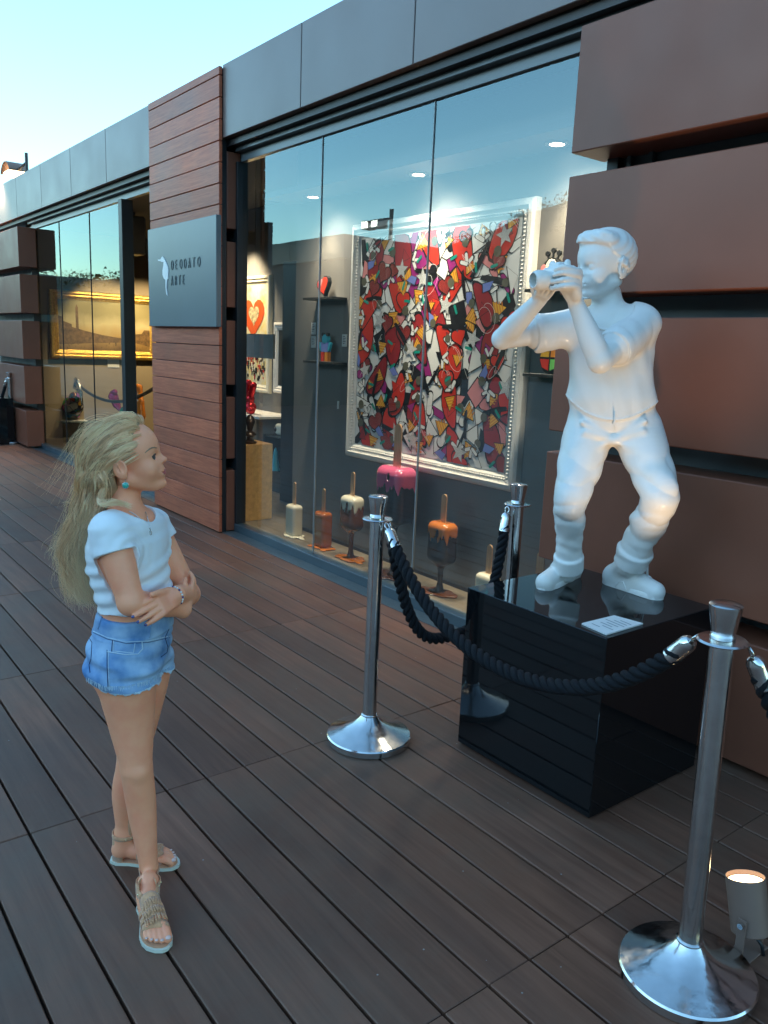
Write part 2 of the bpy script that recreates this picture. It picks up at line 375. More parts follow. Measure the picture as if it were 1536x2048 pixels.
boxo('wall_core', M['teal'], bld, -14.2, -11.98, 3.162, 3.22, 0, 3.0)
for z0, z1 in ZS: block(-17.5, -15.2, 2.93, z0, z1)
# vertical trims behind the gaps at right
for x in (-2.36, -2.25): boxo('trim', M['teal'], bld, x, x+.02, 3.13, 3.161, 2.3, 2.5)
# sills, channel
for a, b in ((-6.03, -2.45), (-12.0, -7.43)):
    boxo('ground_flashing', M['teal'], bld, a, b, 3.002, 3.115, -.05, .004)
    boxo('sill', M['teal'], bld, a, b, 3.116, 3.20, -.05, .068, .003)
# frames and mullion joints
for x0, x1 in ((-6.06, -6.0), (-2.46, -2.40), (-12.03, -11.97)): boxo('window_frame', M['black'], bld, x0, x1, 3.12, 3.21, .07, 2.954, .002)
boxo('door_post', M['black'], bld, -8.57, -8.47, 3.10, 3.22, .069, 2.954, .003)
def pane(x0, x1, z0=.07, z1=2.954):
    m = MB(); m.add([(x0, GY, z0), (x1, GY, z0), (x1, GY, z1), (x0, GY, z1)], [(0, 1, 2, 3)]); return m.build('glass_pane', M['glass'], bld, fix=False)
gx = [-5.998, -4.872, -3.725, -2.462]
for a, b in zip(gx[:-1], gx[1:]): pane(a+.002, b-.002)
for x in gx[1:3]: boxo('glass_joint', M['jointc'], bld, x-.0022, x+.0022, GY-.007, GY+.007, .07, 2.953)
gl = [-11.968, -10.83, -9.68, -8.572]
for a, b in zip(gl[:-1], gl[1:]): pane(a+.002, b-.002)
for x in gl[1:3]: boxo('glass_joint', M['black'], bld, x-.0035, x+.0035, GY-.007, GY+.007, .07, 2.953)
# interior shell
tag(boxo('gallery_floor', M['floor_in'], None, -16.8, 1, 3.201, 7.0, -.05, .062), 'speckled brown floor inside the gallery', 'floor', kind='structure')
boxo('display_wall', M['wall'], bld, -5.76, 1, 3.52, 3.62, .0625, 3.05)
boxo('skirting', M['black'], bld, -5.755, .9, 3.508, 3.519, .0625, .085)
boxo('display_ceiling', M['wall'], bld, -5.76, 1, 3.212, 3.519, 2.66, 2.70)
boxo('back_wall', M['wall'], bld, -9.9, -5.5, 4.6, 4.7, .0625, 3.05)
boxo('ceiling', M['darkwall'], bld, -16.8, 1, 3.201, 7.0, 3.06, 3.10)
boxo('door_jamb', M['black'], bld, -6.78, -6.44, 4.0, 4.12, .0625, 2.33, .004)
boxo('partition_wall', M['wall'], bld, -6.43, -5.765, 4.0, 4.1, .0625, 2.9)
boxo('left_wall', M['wallwarm'], bld, -12.62, -12.5, 3.23, 6.9, .0625, 3.05)
boxo('rear_wall', M['wallwarm'], bld, -12.5, -9.91, 6.6, 6.7, .0625, 3.05)
boxo('divider_wall', M['wall'], bld, -9.95, -9.91, 4.7, 6.6, .0625, 3.05)
bq0, bq1 = onY(478, 667, 3.9), onY(546, 718, 3.9)
tag(boxo('blank_board', mat('pale_board', (.30, .28, .25), .7, var=.1), None, bq0[0], bq1[0], 3.9, 3.92, bq1[2], bq0[2]+.0), 'plain grey rectangular board hanging in front of the heart picture', 'board')

# ------------------------------------------------------------------ recessed downlights with their light
def spot(loc, aim, e, ang=60, blend=.6, col=(1, .78, .5), size=.03):
    d = bpy.data.lights.new('spot', 'SPOT'); d.energy = e; d.spot_size = R_(ang); d.spot_blend = blend; d.color = col; d.shadow_soft_size = size
    o = bpy.data.objects.new('spot', d); COL.objects.link(o); o.location = loc; o.rotation_euler = (Vector(loc)-Vector(aim)).to_track_quat('Z', 'Y').to_euler(); return o
for i, (px, py) in enumerate(((626, 394), (837, 349), (1114, 288))):
    p = onZ(px, py, 2.655)
    t = empty('downlight', (p[0], p[1], 2.6595)); tag(t, ['round white downlight nearest the left end of the big shop window', 'round white downlight above the middle of the big shop window', 'round white downlight nearest the brown wall panels'][i], 'downlight', 'downlights over the shop window display')
    MB().lathe([(.062, -.006), (.062, 0), (.043, 0), (.040, -.008)], 24, cap=False).build('rim', M['white'], t, smooth='auto')
    MB().lathe([(.041, -.003), (.041, -.002)], 24).build('lamp', M['lampw'], t)
for x, e in ((-5.28, 8), (-4.02, 6), (-2.95, 11)):
    spot((x, 3.34, 2.64), (x, 3.47, 1.5), e, 66, .7)
for x_ in (-5.2, -4.0, -2.9): spot((x_, 3.24, 2.62), (x_, 3.50, 1.0), 7, 140, .9, (1, .88, .70), .06); spot((x_, 3.28, 2.62), (x_, 3.33, .2), 30, 50, .9, (1, .85, .62), .05)

# ------------------------------------------------------------------ implicit surfaces: one smooth continuous mesh from blended limbs
def nrm(v): v = np.array(v, float); return v/np.linalg.norm(v)
class SDF:
    def __init__(s): s.p = []; s.soft = .6
    def cone(s, a, b, ra, rb=None, k=.015, sub=False): s.p.append(('c', np.array(a, float), np.array(b, float), ra, ra if rb is None else rb, k, sub)); return s
    def chain(s, pts, rs, k=.015):
        P = np.array(pts, float); r = np.array(rs, float); m = len(P)
        if m > 2:                                   # smooth curve through the joints
            Q = np.vstack([2*P[0]-P[1], P, 2*P[-1]-P[-2]]); q = np.concatenate([[r[0]], r, [r[-1]]]); u = np.linspace(0, m-1-1e-6, (m-1)*9+1); i = u.astype(int); f = (u-i)
            p0, p1, p2, p3 = Q[i], Q[i+1], Q[i+2], Q[i+3]; F = f[:, None]
            C = .5*((2*p1)+(-p0+p2)*F+(2*p0-5*p1+4*p2-p3)*F**2+(-p0+3*p1-3*p2+p3)*F**3)
            a = s.soft; P2 = (1-a)*(p1*(1-F)+p2*F)+a*C
            r0, r1, r2, r3 = q[i], q[i+1], q[i+2], q[i+3]; r = .5*((2*r1)+(-r0+r2)*f+(2*r0-5*r1+4*r2-r3)*f**2+(-r0+3*r1-3*r2+r3)*f**3); P = P2
        s.p.append(('k', P, r, None, None, k, False)); return s
    def ball(s, c, r, k=.015, sub=False): return s.cone(c, np.array(c, float)+[0, 0, 1e-4], r, r, k, sub)
    def ell(s, c, r, A=None, k=.015, sub=False): s.p.append(('e', np.array(c, float), np.array(r, float), np.eye(3) if A is None else np.array(A, float), None, k, sub)); return s
    def rbox(s, c, hs, A=None, rr=.01, k=.003, sub=False): s.p.append(('b', np.array(c, float), np.array(hs, float), np.eye(3) if A is None else np.array(A, float), rr, k, sub)); return s
    def cyl(s, a, b, r, rr=.004, k=.004, sub=False): s.p.append(('y', np.array(a, float), np.array(b, float), r, rr, k, sub)); return s
    def mesh(s, h, grow=0.0, disp=None, clip=None, sel=None, pad=.03):
        ps = [p for i, p in enumerate(s.p) if sel is None or i in sel]
        def bb(p):
            if p[0] == 'k': return p[1].min(0)-p[2].max(), p[1].max(0)+p[2].max()
            if p[0] == 'y': return np.minimum(p[1], p[2])-p[3], np.maximum(p[1], p[2])+p[3]
            if p[0] == 'c': r = max(p[3], p[4]); return np.minimum(p[1], p[2])-r, np.maximum(p[1], p[2])+r
            if p[0] == 'e': r = np.abs(p[3].T) @ p[2]; return p[1]-r, p[1]+r
            r = np.abs(p[3].T) @ p[2]; return p[1]-r, p[1]+r
        los = np.array([bb(p)[0] for p in ps if not p[-1]]); his = np.array([bb(p)[1] for p in ps if not p[-1]])
        lo = los.min(0)-pad-grow; hi = his.max(0)+pad+grow
        n = np.ceil((hi-lo)/h).astype(int)+1
        V = np.full(n, 9.0, np.float32)
        ax = [lo[i]+h*np.arange(n[i]) for i in range(3)]
        for p in ps:
            k = p[-2]; a, b = bb(p); m = pad*.7+k+grow
            i0 = np.clip(((a-m-lo)/h).astype(int), 0, n-1); i1 = np.clip(((b+m-lo)/h).astype(int)+2, 1, n)
            sl = tuple(slice(i0[j], i1[j]) for j in range(3))
            X, Y, Z = np.meshgrid(*[ax[j][sl[j]] for j in range(3)], indexing='ij')
            P = np.stack([X, Y, Z], -1).astype(np.float32)
            if p[0] == 'k':
                d = None
                for i_ in range(len(p[1])-1):
                    A, B = p[1][i_].astype(np.float32), p[1][i_+1].astype(np.float32); ab = B-A; q = P-A
                    t = np.clip((q@ab)/max(float(ab@ab), 1e-12), 0, 1); e_ = np.linalg.norm(q-t[..., None]*ab, axis=-1)-(p[2][i_]+t*(p[2][i_+1]-p[2][i_])); d = e_ if d is None else np.minimum(d, e_)
            elif p[0] == 'y':
                A, B = p[1].astype(np.float32), p[2].astype(np.float32); L_ = float(np.linalg.norm(B-A)); ab = (B-A)/L_; q = P-(A+B)/2; t = q@ab
                dr = np.linalg.norm(q-t[..., None]*ab, axis=-1)-(p[3]-p[4]); da = np.abs(t)-(L_/2-p[4]); d = np.minimum(np.maximum(dr, da), 0)+np.hypot(np.maximum(dr, 0), np.maximum(da, 0))-p[4]
            elif p[0] == 'c':
                A, B = p[1].astype(np.float32), p[2].astype(np.float32); ab = B-A; q = P-A
                t = np.clip((q@ab)/max(float(ab@ab), 1e-12), 0, 1)
                d = np.linalg.norm(q-t[..., None]*ab, axis=-1)-(p[3]+t*(p[4]-p[3]))
            elif p[0] == 'e':
                q = (P-p[1].astype(np.float32))@p[3].T.astype(np.float32); r = p[2].astype(np.float32)
                k0 = np.linalg.norm(q/r, axis=-1); k1 = np.linalg.norm(q/r**2, axis=-1)+1e-6; d = k0*(k0-1)/k1
            else:
                q = np.abs((P-p[1].astype(np.float32))@p[3].T.astype(np.float32))-(p[2]-p[4]).astype(np.float32)
                d = np.linalg.norm(np.maximum(q, 0), axis=-1)+np.minimum(q.max(-1), 0)-p[4]
            v = V[sl]
            if p[-1]:
                hh = np.clip(.5-.5*(v+d)/k, 0, 1); V[sl] = v*(1-hh)+(-d)*hh+k*hh*(1-hh)
            else:
                vv = np.minimum(v, d+k*3); hh = np.clip(.5+.5*(vv-d)/k, 0, 1); V[sl] = np.minimum(v, vv*(1-hh)+d*hh-k*hh*(1-hh))
        V -= grow
        if disp is not None:
            idx = np.argwhere(np.abs(V) < .03+4*h); P = lo+idx*h
            V[tuple(idx.T)] += disp(P).astype(np.float32)
        if clip is not None:
            idx = np.argwhere(V < .03+2*h); P = lo+idx*h
            V[tuple(idx.T)] = np.maximum(V[tuple(idx.T)], clip(P).astype(np.float32))
        return nets(V, lo, h)
def nets(V, lo, h):
    Sg = V < 0; n = np.array(V.shape)
    cs = np.zeros(n-1, np.int8)
    for dx in (0, 1):
        for dy in (0, 1):
            for dz in (0, 1): cs += Sg[dx:n[0]-1+dx, dy:n[1]-1+dy, dz:n[2]-1+dz]
    act = np.argwhere((cs > 0) & (cs < 8)); num = len(act)
    ids = np.full(n-1, -1, np.int32); ids[tuple(act.T)] = np.arange(num)
    acc = np.zeros((num, 3)); cnt = np.zeros(num)
    cor = [(a, b, c) for a in (0, 1) for b in (0, 1) for c in (0, 1)]
    val = {c: V[tuple((act+np.array(c)).T)] for c in cor}
    for a in cor:
        for ax in range(3):
            if a[ax] == 0:
                b = list(a); b[ax] = 1; b = tuple(b); va, vb = val[a], val[b]; m = (va < 0) != (vb < 0)
                t = np.zeros(num); t[m] = va[m]/(va[m]-vb[m]); pt = np.array(a, float)[None]+np.zeros((num, 3)); pt[:, ax] += t
                acc[m] += pt[m]; cnt[m] += 1
    verts = lo+(act+acc/cnt[:, None])*h
    faces = []
    for ax in range(3):
        o1, o2 = [(1, 2), (2, 0), (0, 1)][ax]
        A = np.take(Sg, range(0, n[ax]-1), ax); B = np.take(Sg, range(1, n[ax]), ax)
        e = np.argwhere(A != B); e = e[(e[:, o1] > 0) & (e[:, o2] > 0) & (e[:, o1] < n[o1]-1) & (e[:, o2] < n[o2]-1)]
        flip = A[tuple(e.T)]
        d1 = np.zeros(3, int); d1[o1] = 1; d2 = np.zeros(3, int); d2[o2] = 1
        q = [ids[tuple((e-x).T)] for x in (d1*0, d1, d1+d2, d2)]
        F = np.stack(q, 1); F[~flip] = F[~flip][:, ::-1]
        faces.append(F)
    return verts, np.concatenate(faces)
def sdf_obj(name, vf, mats, parent=None, smooth_it=1):
    v, f = vf
    f = f[(f >= 0).all(1)]
    if smooth_it:
        for _ in range(smooth_it):
            acc = np.zeros_like(v); c = np.zeros(len(v))
            for a, b in ((0, 1), (1, 2), (2, 3), (3, 0)):
                np.add.at(acc, f[:, a], v[f[:, b]]); np.add.at(acc, f[:, b], v[f[:, a]]); np.add.at(c, f[:, a], 1); np.add.at(c, f[:, b], 1)
            v = v*.5+.5*acc/np.maximum(c, 1)[:, None]
    me = bpy.data.meshes.new(name); me.vertices.add(len(v)); me.vertices.foreach_set('co', v.astype(np.float32).ravel())
    me.loops.add(len(f)*4); me.loops.foreach_set('vertex_index', f.astype(np.int32).ravel())
    me.polygons.add(len(f)); me.polygons.foreach_set('loop_start', np.arange(len(f), dtype=np.int32)*4); me.polygons.foreach_set('loop_total', np.full(len(f), 4, np.int32))
    me.polygons.foreach_set('use_smooth', np.ones(len(f), bool))
    for m in (mats if isinstance(mats, (list, tuple)) else [mats]): me.materials.append(m)
    me.update(calc_edges=True); me.validate()
    return link_mesh(name, me, parent)
def facemat(o, fn):
    me = o.data; n = len(me.polygons); c = np.zeros(n*3); me.polygons.foreach_get('center', c); me.polygons.foreach_set('material_index', fn(c.reshape(-1, 3)).astype(np.int32)); me.update()
def snoise(P, f, seed=0):
    """cheap smooth pseudo-noise from summed sines"""
    r = np.random.default_rng(seed); o = np.zeros(len(P))
    for i in range(6):
        d = nrm(r.normal(size=3)); o += np.sin(P@d*f*(1+.35*i)+r.uniform(0, 6.28))/(1+.4*i)
    return o/3.0
def axes(F, U):
    F = nrm(F); Sd = nrm(np.cross(U, F)); U2 = np.cross(F, Sd); return np.array([F, Sd, U2])     # rows: forward, left, up
def human_head(s, O, A, H, ears=(1, -1), sock=True, smile=True, hairdome=False):
    """O is the chin level under the ears' axis, A rows forward/left/up, H crown-to-chin"""
    def W(x, y, z): return np.array(O)+H*(x*A[0]+y*A[1]+z*A[2])
    def E(c, r, k=.03, sub=False, rot=None): s.ell(W(*c), np.array(r)*H, A if rot is None else rot, k*H, sub)
    def C(a, b, ra, rb, k=.03, sub=False): s.cone(W(*a), W(*b), ra*H, rb*H, k*H, sub)
    E((-.07, 0, .615), (.435, .355, .385), .04)
    E((.12, 0, .60), (.27, .285, .27), .1)                      # forehead
    E((.13, 0, .36), (.26, .27, .33), .08)
    for q in (1, -1):
        C((-.07, q*.235, .24), (.24, q*.07, .075), .085, .075, .09)
        E((.215, q*.165, .31), (.115, .10, .12), .09)            # cheeks
        C((.30, q*.06, .525), (.255, q*.21, .515), .04, .03, .06) # brow
    E((.315, 0, .075), (.072, .085, .065), .06)                  # chin
    C((.315, 0, .50), (.415, 0, .385), .032, .036, .04)
    E((.418, 0, .372), (.042, .042, .034), .03)
    for q in (1, -1): E((.372, q*.043, .355), (.036, .026, .026), .02)
    E((.33, 0, .225), (.075, .13, .085), .06)                   # muzzle
    if sock:
        for q in (1, -1):
            E((.375, q*.155, .452), (.075, .095, .052), .05, True)
            E((.272, q*.142, .458), (.075, .080, .068), .02)            # lid dome
            if sock == 'open': E((.352, q*.150, .452), (.055, .080, .031), .008, True)
            else: C((.335, q*.09, .452), (.300, q*.225, .448), .006, .006, .006, True)
    E((.378, 0, .238), (.040, .085, .018), .012); E((.372, 0, .200), (.042, .07, .022), .012)
    C((.41, -.07, .219), (.41, .07, .219), .007, .007, .006, True)
    if smile:
        for q in (1, -1): C((.375, q*.085, .222), (.345, q*.118, .236), .012, .008, .012, True)
    for q in ears:
        T = np.array([nrm(A[0]+q*.35*A[1]), nrm(A[1]*q-.35*A[0]), A[2]]); T[1] = nrm(np.cross(T[2], T[0]))
        E((-.085, q*.372, .405), (.098, .030, .132), .015, rot=T); E((-.06, q*.345, .40), (.05, .04, .08), .02, rot=T)
        E((-.07, q*.408, .43), (.058, .030, .082), .012, True, rot=T)
        E((-.03, q*.378, .385), (.020, .020, .04), .010, rot=T); C((-.10, q*.392, .47), (-.075, q*.392, .36), .012, .010, .008)
        E((-.055, q*.365, .295), (.040, .022, .034), .012, rot=T)
    return W
def hand(s, wrist, dirv, up, L, curl=.5, side=1, spread=.18, thumb=True, k=.004, curls=None, thumbdir=None):
    """palm + five unequal bent fingers; up = back of the hand; side: +1 thumb towards cross(up, dir)"""
    F = nrm(dirv); U = nrm(np.array(up)-F*np.dot(up, F)); T = np.cross(U, F)*side
    w0 = np.array(wrist, float); r = L*.052
    s.rbox(w0+F*L*.27, (L*.24, L*.20, L*.075), np.array([F, T, U]), L*.07, L*.05)
    s.cone(w0-F*L*.05, w0+F*L*.12, L*.15, L*.13, L*.08)
    lens = (.44, .50, .46, .36); tips = []
    for i in range(4):
        lat = (.155-.103*i); base = w0+F*L*.46+T*L*lat; d = nrm(F+T*(spread*(1.5-i)/1.5)); dn = -U
        p = base-F*L*.1; pts = [p, base]; q = base; ang = 0; c = curls[i] if curls else curl
        for j, fr in enumerate((.45, .3, .25)):
            ang += c*(.55, 1.0, .8)[j]; q = q+(d*math.cos(ang)+dn*math.sin(ang))*L*lens[i]*fr; pts.append(q)
        rs = [r*1.1, r*1.12, r*1.0, r*.92, r*.78]; s.chain(pts, rs, k); tips.append((pts[-1], nrm(pts[-1]-pts[-2])))
    if thumb:
        b = w0+F*L*.14+T*L*.13; d = nrm(F*.75+T*.65-U*.25) if thumbdir is None else nrm(thumbdir)
        m = b+d*L*.24; e = m+nrm(d+F*.35)*L*.2; s.chain([b, m, e], [r*1.5, r*1.25, r*.95], k*1.5); tips.append((e, nrm(e-m)))
    return tips, F, U, T
def foot(s, heel, toe, L, ankle, k=.012, r=1.0, side=1):
    """bare foot on z = heel.z; side +1: big toe on the left of the walking direction"""
    h = np.array(heel, float); F = nrm(np.array(toe, float)-h); Sd = np.cross([0, 0, 1], F)*side; Z = np.array([0, 0, 1.0])
    P = lambda x, y, z: h+F*x*L+Sd*y*L+Z*z*L
    s.ball(P(.12, 0, .135), .125*L*r, k); s.cone(P(.16, 0, .15), ankle, .13*L*r, .155*L*r, k*1.6)
    s.cone(P(.22, 0, .22), P(.62, .03, .13), .125*L*r, .085*L*r, k*1.6); s.cone(P(.3, -.06, .10), P(.68, -.09, .085), .09*L*r, .075*L*r, k*1.5)
    s.cone(P(.35, .06, .13), P(.72, .08, .09), .08*L*r, .08*L*r, k*1.5)
    toes = []
    for i, (y, x1, rr) in enumerate(((.115, .97, .062), (.035, .975, .042), (-.03, .945, .038), (-.09, .905, .036), (-.145, .855, .034))):
        s.chain([P(.72, y*.85, .085), P(x1-.09, y, .085), P(x1-.02, y, .055)], [rr*L*1.1, rr*L, rr*L*.95], k*.25); toes.append((P(x1-.005, y, .055), rr*L, F))
    return toes, P

# vertical picture planes through a standing figure: pixel + depth -> point (depth w metres behind the plane)
class Plane:
    def __init__(s, base):
        s.b = np.array(base, float); d = np.array([base[0], base[1], 0.]); s.w = nrm(d); s.r = np.cross(s.w, [0, 0, 1.])
    def __call__(s, px, py, w=0.0):
        d = ray(px, py); q = s.b+s.w*w; t = ((q-E0)@s.w)/(d@s.w); return E0+d*t
Z1 = np.array([0, 0, 1.0])

# ------------------------------------------------------------------ plinth and plaque
t = empty('plinth', (-1.86, 2.49, 0)); tag(t, 'glossy black lacquered cube plinth under the white boy statue', 'plinth')
o = auto(MB().box(-.335, .335, -.332, .325, .006, .6665, .0022).build('box', M['lacquer'], t)); 
pq = empty('plaque', (0, 0, 0)); tag(pq, 'small white printed information plaque lying on the front corner of the black plinth', 'plaque')
a, b, c, d = [onZ(x, y, .6675) for x, y in ((1163, 1249), (1228, 1233), (1286, 1249), (1213, 1271))]
m = MB(); vs = [tuple(p) for p in (a, b, c, d)]+[(p[0], p[1], .6725) for p in (a, b, c, d)]
m.add(vs, [(3, 2, 1, 0), (4, 5, 6, 7), (0, 1, 5, 4), (1, 2, 6, 5), (2, 3, 7, 6), (3, 0, 4, 7)]); m.build('card', M['white'], pq)
m = MB(); zz = .6732
for i, (u0, u1) in enumerate(((.42, .88), (.3, .85), (.1, .9), (.3, .8), (.2, .7), (.45, .9), (.15, .5))):
    v0 = .12+i*.115; q = [a+(b-a)*v+(d-a)*0 for v in (0, 1)]
    L_ = lambda u, v: a+(d-a)*u+(b-a)*(1-v)
    pts = [L_(u0*.92+.04, v0), L_(u1*.92+.04, v0), L_(u1*.92+.04, v0+.03), L_(u0*.92+.04, v0+.03)]
    m.add([(p[0], p[1], zz) for p in pts], [(0, 1, 2, 3)])
m.build('text_lines', mat('grey_print', (.25, .28, .3), .6), pq, fix=False)

# ------------------------------------------------------------------ statue: boy taking a photograph
def build_statue():
    root = empty('boy_statue', (-1.9, 2.6, .667)); tag(root, 'glossy white statue of a boy photographing with knees bent on the black plinth', 'statue')
    G = Plane((-1.9, 2.6, 0)); s = SDF(); W = G.w; Rt = G.r; T = -W
    # legs (trousers)
    hipR, knR, anR = G(1176, 872, .01), G(1141, 1000, -.12), G(1137, 1128, .0)
    hipL, knL, anL = G(1276, 868, .01), G(1322, 992, -.13), G(1264, 1118, .0)
    s.ell(G(1225, 835, .02), (.165, .115, .09), [Rt, W, Z1], .05)
    s.chain([hipR, (hipR*.45+knR*.55), knR, knR*.5+anR*.5+W*.015, anR], [.096, .081, .066, .057, .050], .03)
    s.chain([hipL, (hipL*.45+knL*.55), knL, knL*.5+anL*.5+W*.015, anL], [.096, .082, .066, .063, .053], .03)
    # cuffs
    for kn, an, rc in ((knR, anR, .060), (knL, anL, .066)):
        dv = nrm(an-kn); s.cyl(an-dv*.045, an+dv*.028, rc, .008, .006)
        s.cyl(an+dv*.014, an+dv*.06, rc*.80, .004, .004, True); s.cone(an-dv*.03, an+dv*.05, .040, .036, .004)
    # seat / crotch folds
    cr = G(1228, 880, -.075)
    for (x, y, w_) in ((1165, 845, -.085), (1170, 865, -.09), (1290, 842, -.085), (1285, 862, -.09), (1180, 900, -.08), (1275, 902, -.085)):
        s.cone(cr, G(x, y, w_), .004, .007, .022)
    # shoes
    shoes = []
    for heel, toe, an in (((1150, 1150), (1082, 1180), anR), ((1215, 1166), (1322, 1200), anL)):
        h = onZ(*heel, .667); t_ = onZ(*toe, .667); F = nrm(t_-h); L = np.linalg.norm(t_-h)+.02; Sd = np.cross(Z1, F)
        P = lambda x, y, z: h+F*x+Sd*y+Z1*z
        s.cone(P(.02, 0, .028), P(L-.05, 0, .022), .036, .036, .01); s.cone(P(.02, 0, .045), P(.10, 0, .06), .036, .034, .02)
        s.cone(P(.10, 0, .065), P(L-.045, 0, .036), .036, .026, .02); s.cone(P(.04, 0, .06), an*.8+P(.04, 0, .06)*.2, .036, .042, .02)
        s.cone(P(.02, 0, .012), P(L-.055, 0, .010), .034, .037, .004)
        s.cone(P(L-.06, 0, .02), P(L-.045, 0, .024), .031, .029, .01)
        shoes.append((h, F, Sd, L))
        for i in range(0):
            x = .085+i*.021; zc = .10-.0145*i; s.cone(P(x, -.027, zc-.012), P(x+.012, .027, zc), .0035, .0035, .003); s.cone(P(x+.012, -.027, zc), P(x, .027, zc-.012), .0035, .0035, .003)
        s.ell(P(.095, -.03, .112), (.022, .012, .006), [F, Sd, Z1], .004); s.ell(P(.095, .03, .112), (.022, .012, .006), [F, Sd, Z1], .004)
    # torso (T-shirt)
    s.ell(G(1222, 800, .0), (.160, .105, .085), [Rt, W, Z1], .03)
    s.ell(G(1222, 750, .0), (.148, .100, .12), [Rt, W, Z1], .05)
    s.ell(G(1222, 690, .02), (.150, .100, .12), [Rt, W, Z1], .06)
    shR, shL = G(1150, 655, .02), G(1283, 650, .0)
    s.cone(G(1175, 650, .02), G(1265, 642, .02), .062, .062, .05)
    s.cone(G(1222, 640, .03), G(1212, 590, .02), .058, .055, .03)         # neck
    # sleeves + arms
    elR, wrR = G(1004, 678, -.10), G(1078, 600, -.22)
    elL, wrL = G(1200, 722, -.24), G(1152, 607, -.25)
    s.chain([shR, shR*.55+elR*.45], [.066, .060], .04); s.cone(shR*.60+elR*.40, shR*.52+elR*.48, .062, .066, .006)
    s.chain([shR, elR], [.046, .038], .004); s.chain([elR, elR*.65+wrR*.35, wrR], [.037, .040, .027], .012)
    s.chain([shL, shL*.5+elL*.5], [.066, .058], .03); s.cone(shL*.60+elL*.40, shL*.42+elL*.58, .060, .067, .010)
    s.chain([shL, elL], [.050, .042], .004); s.chain([elL, elL*.65+wrL*.35, wrL], [.041, .042, .028], .012)
    # collar
    # head
    H = .245; fdir = nrm(-Rt*.80-W*.60-Z1*.10); A = axes(fdir, nrm(Z1+Rt*.06))
    hc = G(1205, 596, .0); O = hc+A[2]*.0
    HW = human_head(s, O+Rt*0.0, A, H, ears=(1,), sock=True)
    def hinv(P): q = (P-O)/H; return q@A[0], q@A[1], q@A[2]
    s.cone(HW(.31, -.10, .86), HW(.20, .22, .90), .055*H, .05*H, .03)
    s.cone(HW(.30, .0, .86), HW(.10, .28, .84), .05*H, .05*H, .03)
    # camera
    cc = G(1118, 557, -.285); Cf = nrm(-Rt*.80-W*.60-Z1*.06); CA = axes(Cf, Z1)
    s.rbox(cc, (.030, .066, .040), CA, .012, .004)
    s.rbox(cc+Z1*.042-CA[1]*.005, (.022, .026, .012), CA, .007, .003)
    for dy, r_, z_ in ((.045, .011, .05), (-.048, .013, .05)): s.cone(cc+CA[1]*dy+Z1*.03, cc+CA[1]*dy+Z1*z_, r_, r_, .002)
    lc = cc+Cf*.03-Z1*.006
    s.cone(lc, lc+Cf*.045, .030, .031, .003); s.cone(lc+Cf*.04, lc+Cf*.052, .034, .034, .002); s.cone(lc+Cf*.036, lc+Cf*.12, .022, .024, .002, True)
    s.cone(cc-Cf*.03, cc-Cf*.06, .014, .014, .006)
    # hands wrapped round the camera
    hand(s, wrR, nrm(lc+Cf*.02-Z1*.035-wrR), nrm(-Z1-Rt*.4), .135, .45, side=1, k=.004)
    hand(s, wrL, nrm(cc+CA[1]*.03+Z1*.0-wrL), nrm(CA[1]*.9-Cf*.2-Z1*.2), .14, .55, side=-1, k=.004)
    for i in range(4):
        z = .030-.0205*i+.003*(i == 1); b0 = cc+CA[1]*(.060+.004*(i % 2))-Cf*(.040-.004*i)+Z1*(z-.012*(1-i/3))
        s.chain([wrL*.5+b0*.5, b0, b0+Cf*(.030-.003*i)+CA[1]*.012+Z1*.004, cc+CA[1]*.072+Cf*(.034-.003*i)+Z1*(z+.002), cc+CA[1]*(.045-.006*i)+Cf*.044+Z1*(z-.004)], [.014, .0118, .0112, .0102, .0085], .003)
    s.ell(cc*.55+wrL*.45+CA[1]*.03, (.045, .022, .035), axes(nrm(cc-wrL), CA[1]), .02)
    # shirt hem and collar relief, folds by displacement
    cc_ = G(1118, 557, -.285); wz = G(1222, 800)[2]; hemc = G(1222, 822)
    def disp(P):
        z = P[:, 2]; o = np.zeros(len(P)); lat = (P-G.b)@Rt; dep = (P-G.b)@W
        hx, hy, hz = hinv(P); lim = np.interp(hz, [.15, .22, .38, .46, .60, .72, .80, .88], [-.42, -.30, -.20, -.03, .03, .14, .30, .9])
        inh = (hz > .15) & (hz < 1.2) & (np.abs(hy) < .5) & (np.abs(hx) < .6); e = np.clip((lim+.02*np.sin(hz*40)-hx)/.03, 0, 1)
        o += np.where(inh, -e*(.0070+.0012*np.sin((hy*.8+hx*.25+hz*.9)*60+2.0*np.sin(hx*5+hy*3))), 0)
        def sd_(a, b):
            ab = b-a; t = np.clip((P-a)@ab/(ab@ab), 0, 1); return np.linalg.norm(P-a-t[:, None]*ab, axis=1)
        bare = np.minimum(np.minimum(sd_(elL, wrL), sd_(elR, wrR)), np.minimum(sd_(shL*.40+elL*.60, elL), sd_(shR*.47+elR*.53, elR)))
        sh_ = np.clip((bare-.060)/.006, 0, 1)*np.clip((np.linalg.norm((P-G(1220, 628, -.02))*np.array([1, 1, .9]), axis=1)-.088)/.006, 0, 1)*np.clip((z-(hemc[2]-.035+2.6*(lat-(hemc-G.b)@Rt)**2)-.004)/.004, 0, 1)*(z < shL[2]+.09)*np.clip((np.linalg.norm(P-cc_, axis=1)-.15)/.01, 0, 1)*np.clip((sd_(G(1212, 590, .02), G(1205, 520, 0))-.10)/.01, 0, 1)
        o -= .0075*sh_
        hem = hemc[2]-.035+2.6*(lat-(hemc-G.b)@Rt)**2
        o += np.where((z > hem-.0) & (z < hem+.012) & (np.abs(lat-(hemc-G.b)@Rt) < .19), -.003, 0)
        m = np.clip((z-1.25)/.05, 0, 1)*np.clip((shL[2]+.02-z)/.05, 0, 1)
        m = m*sh_
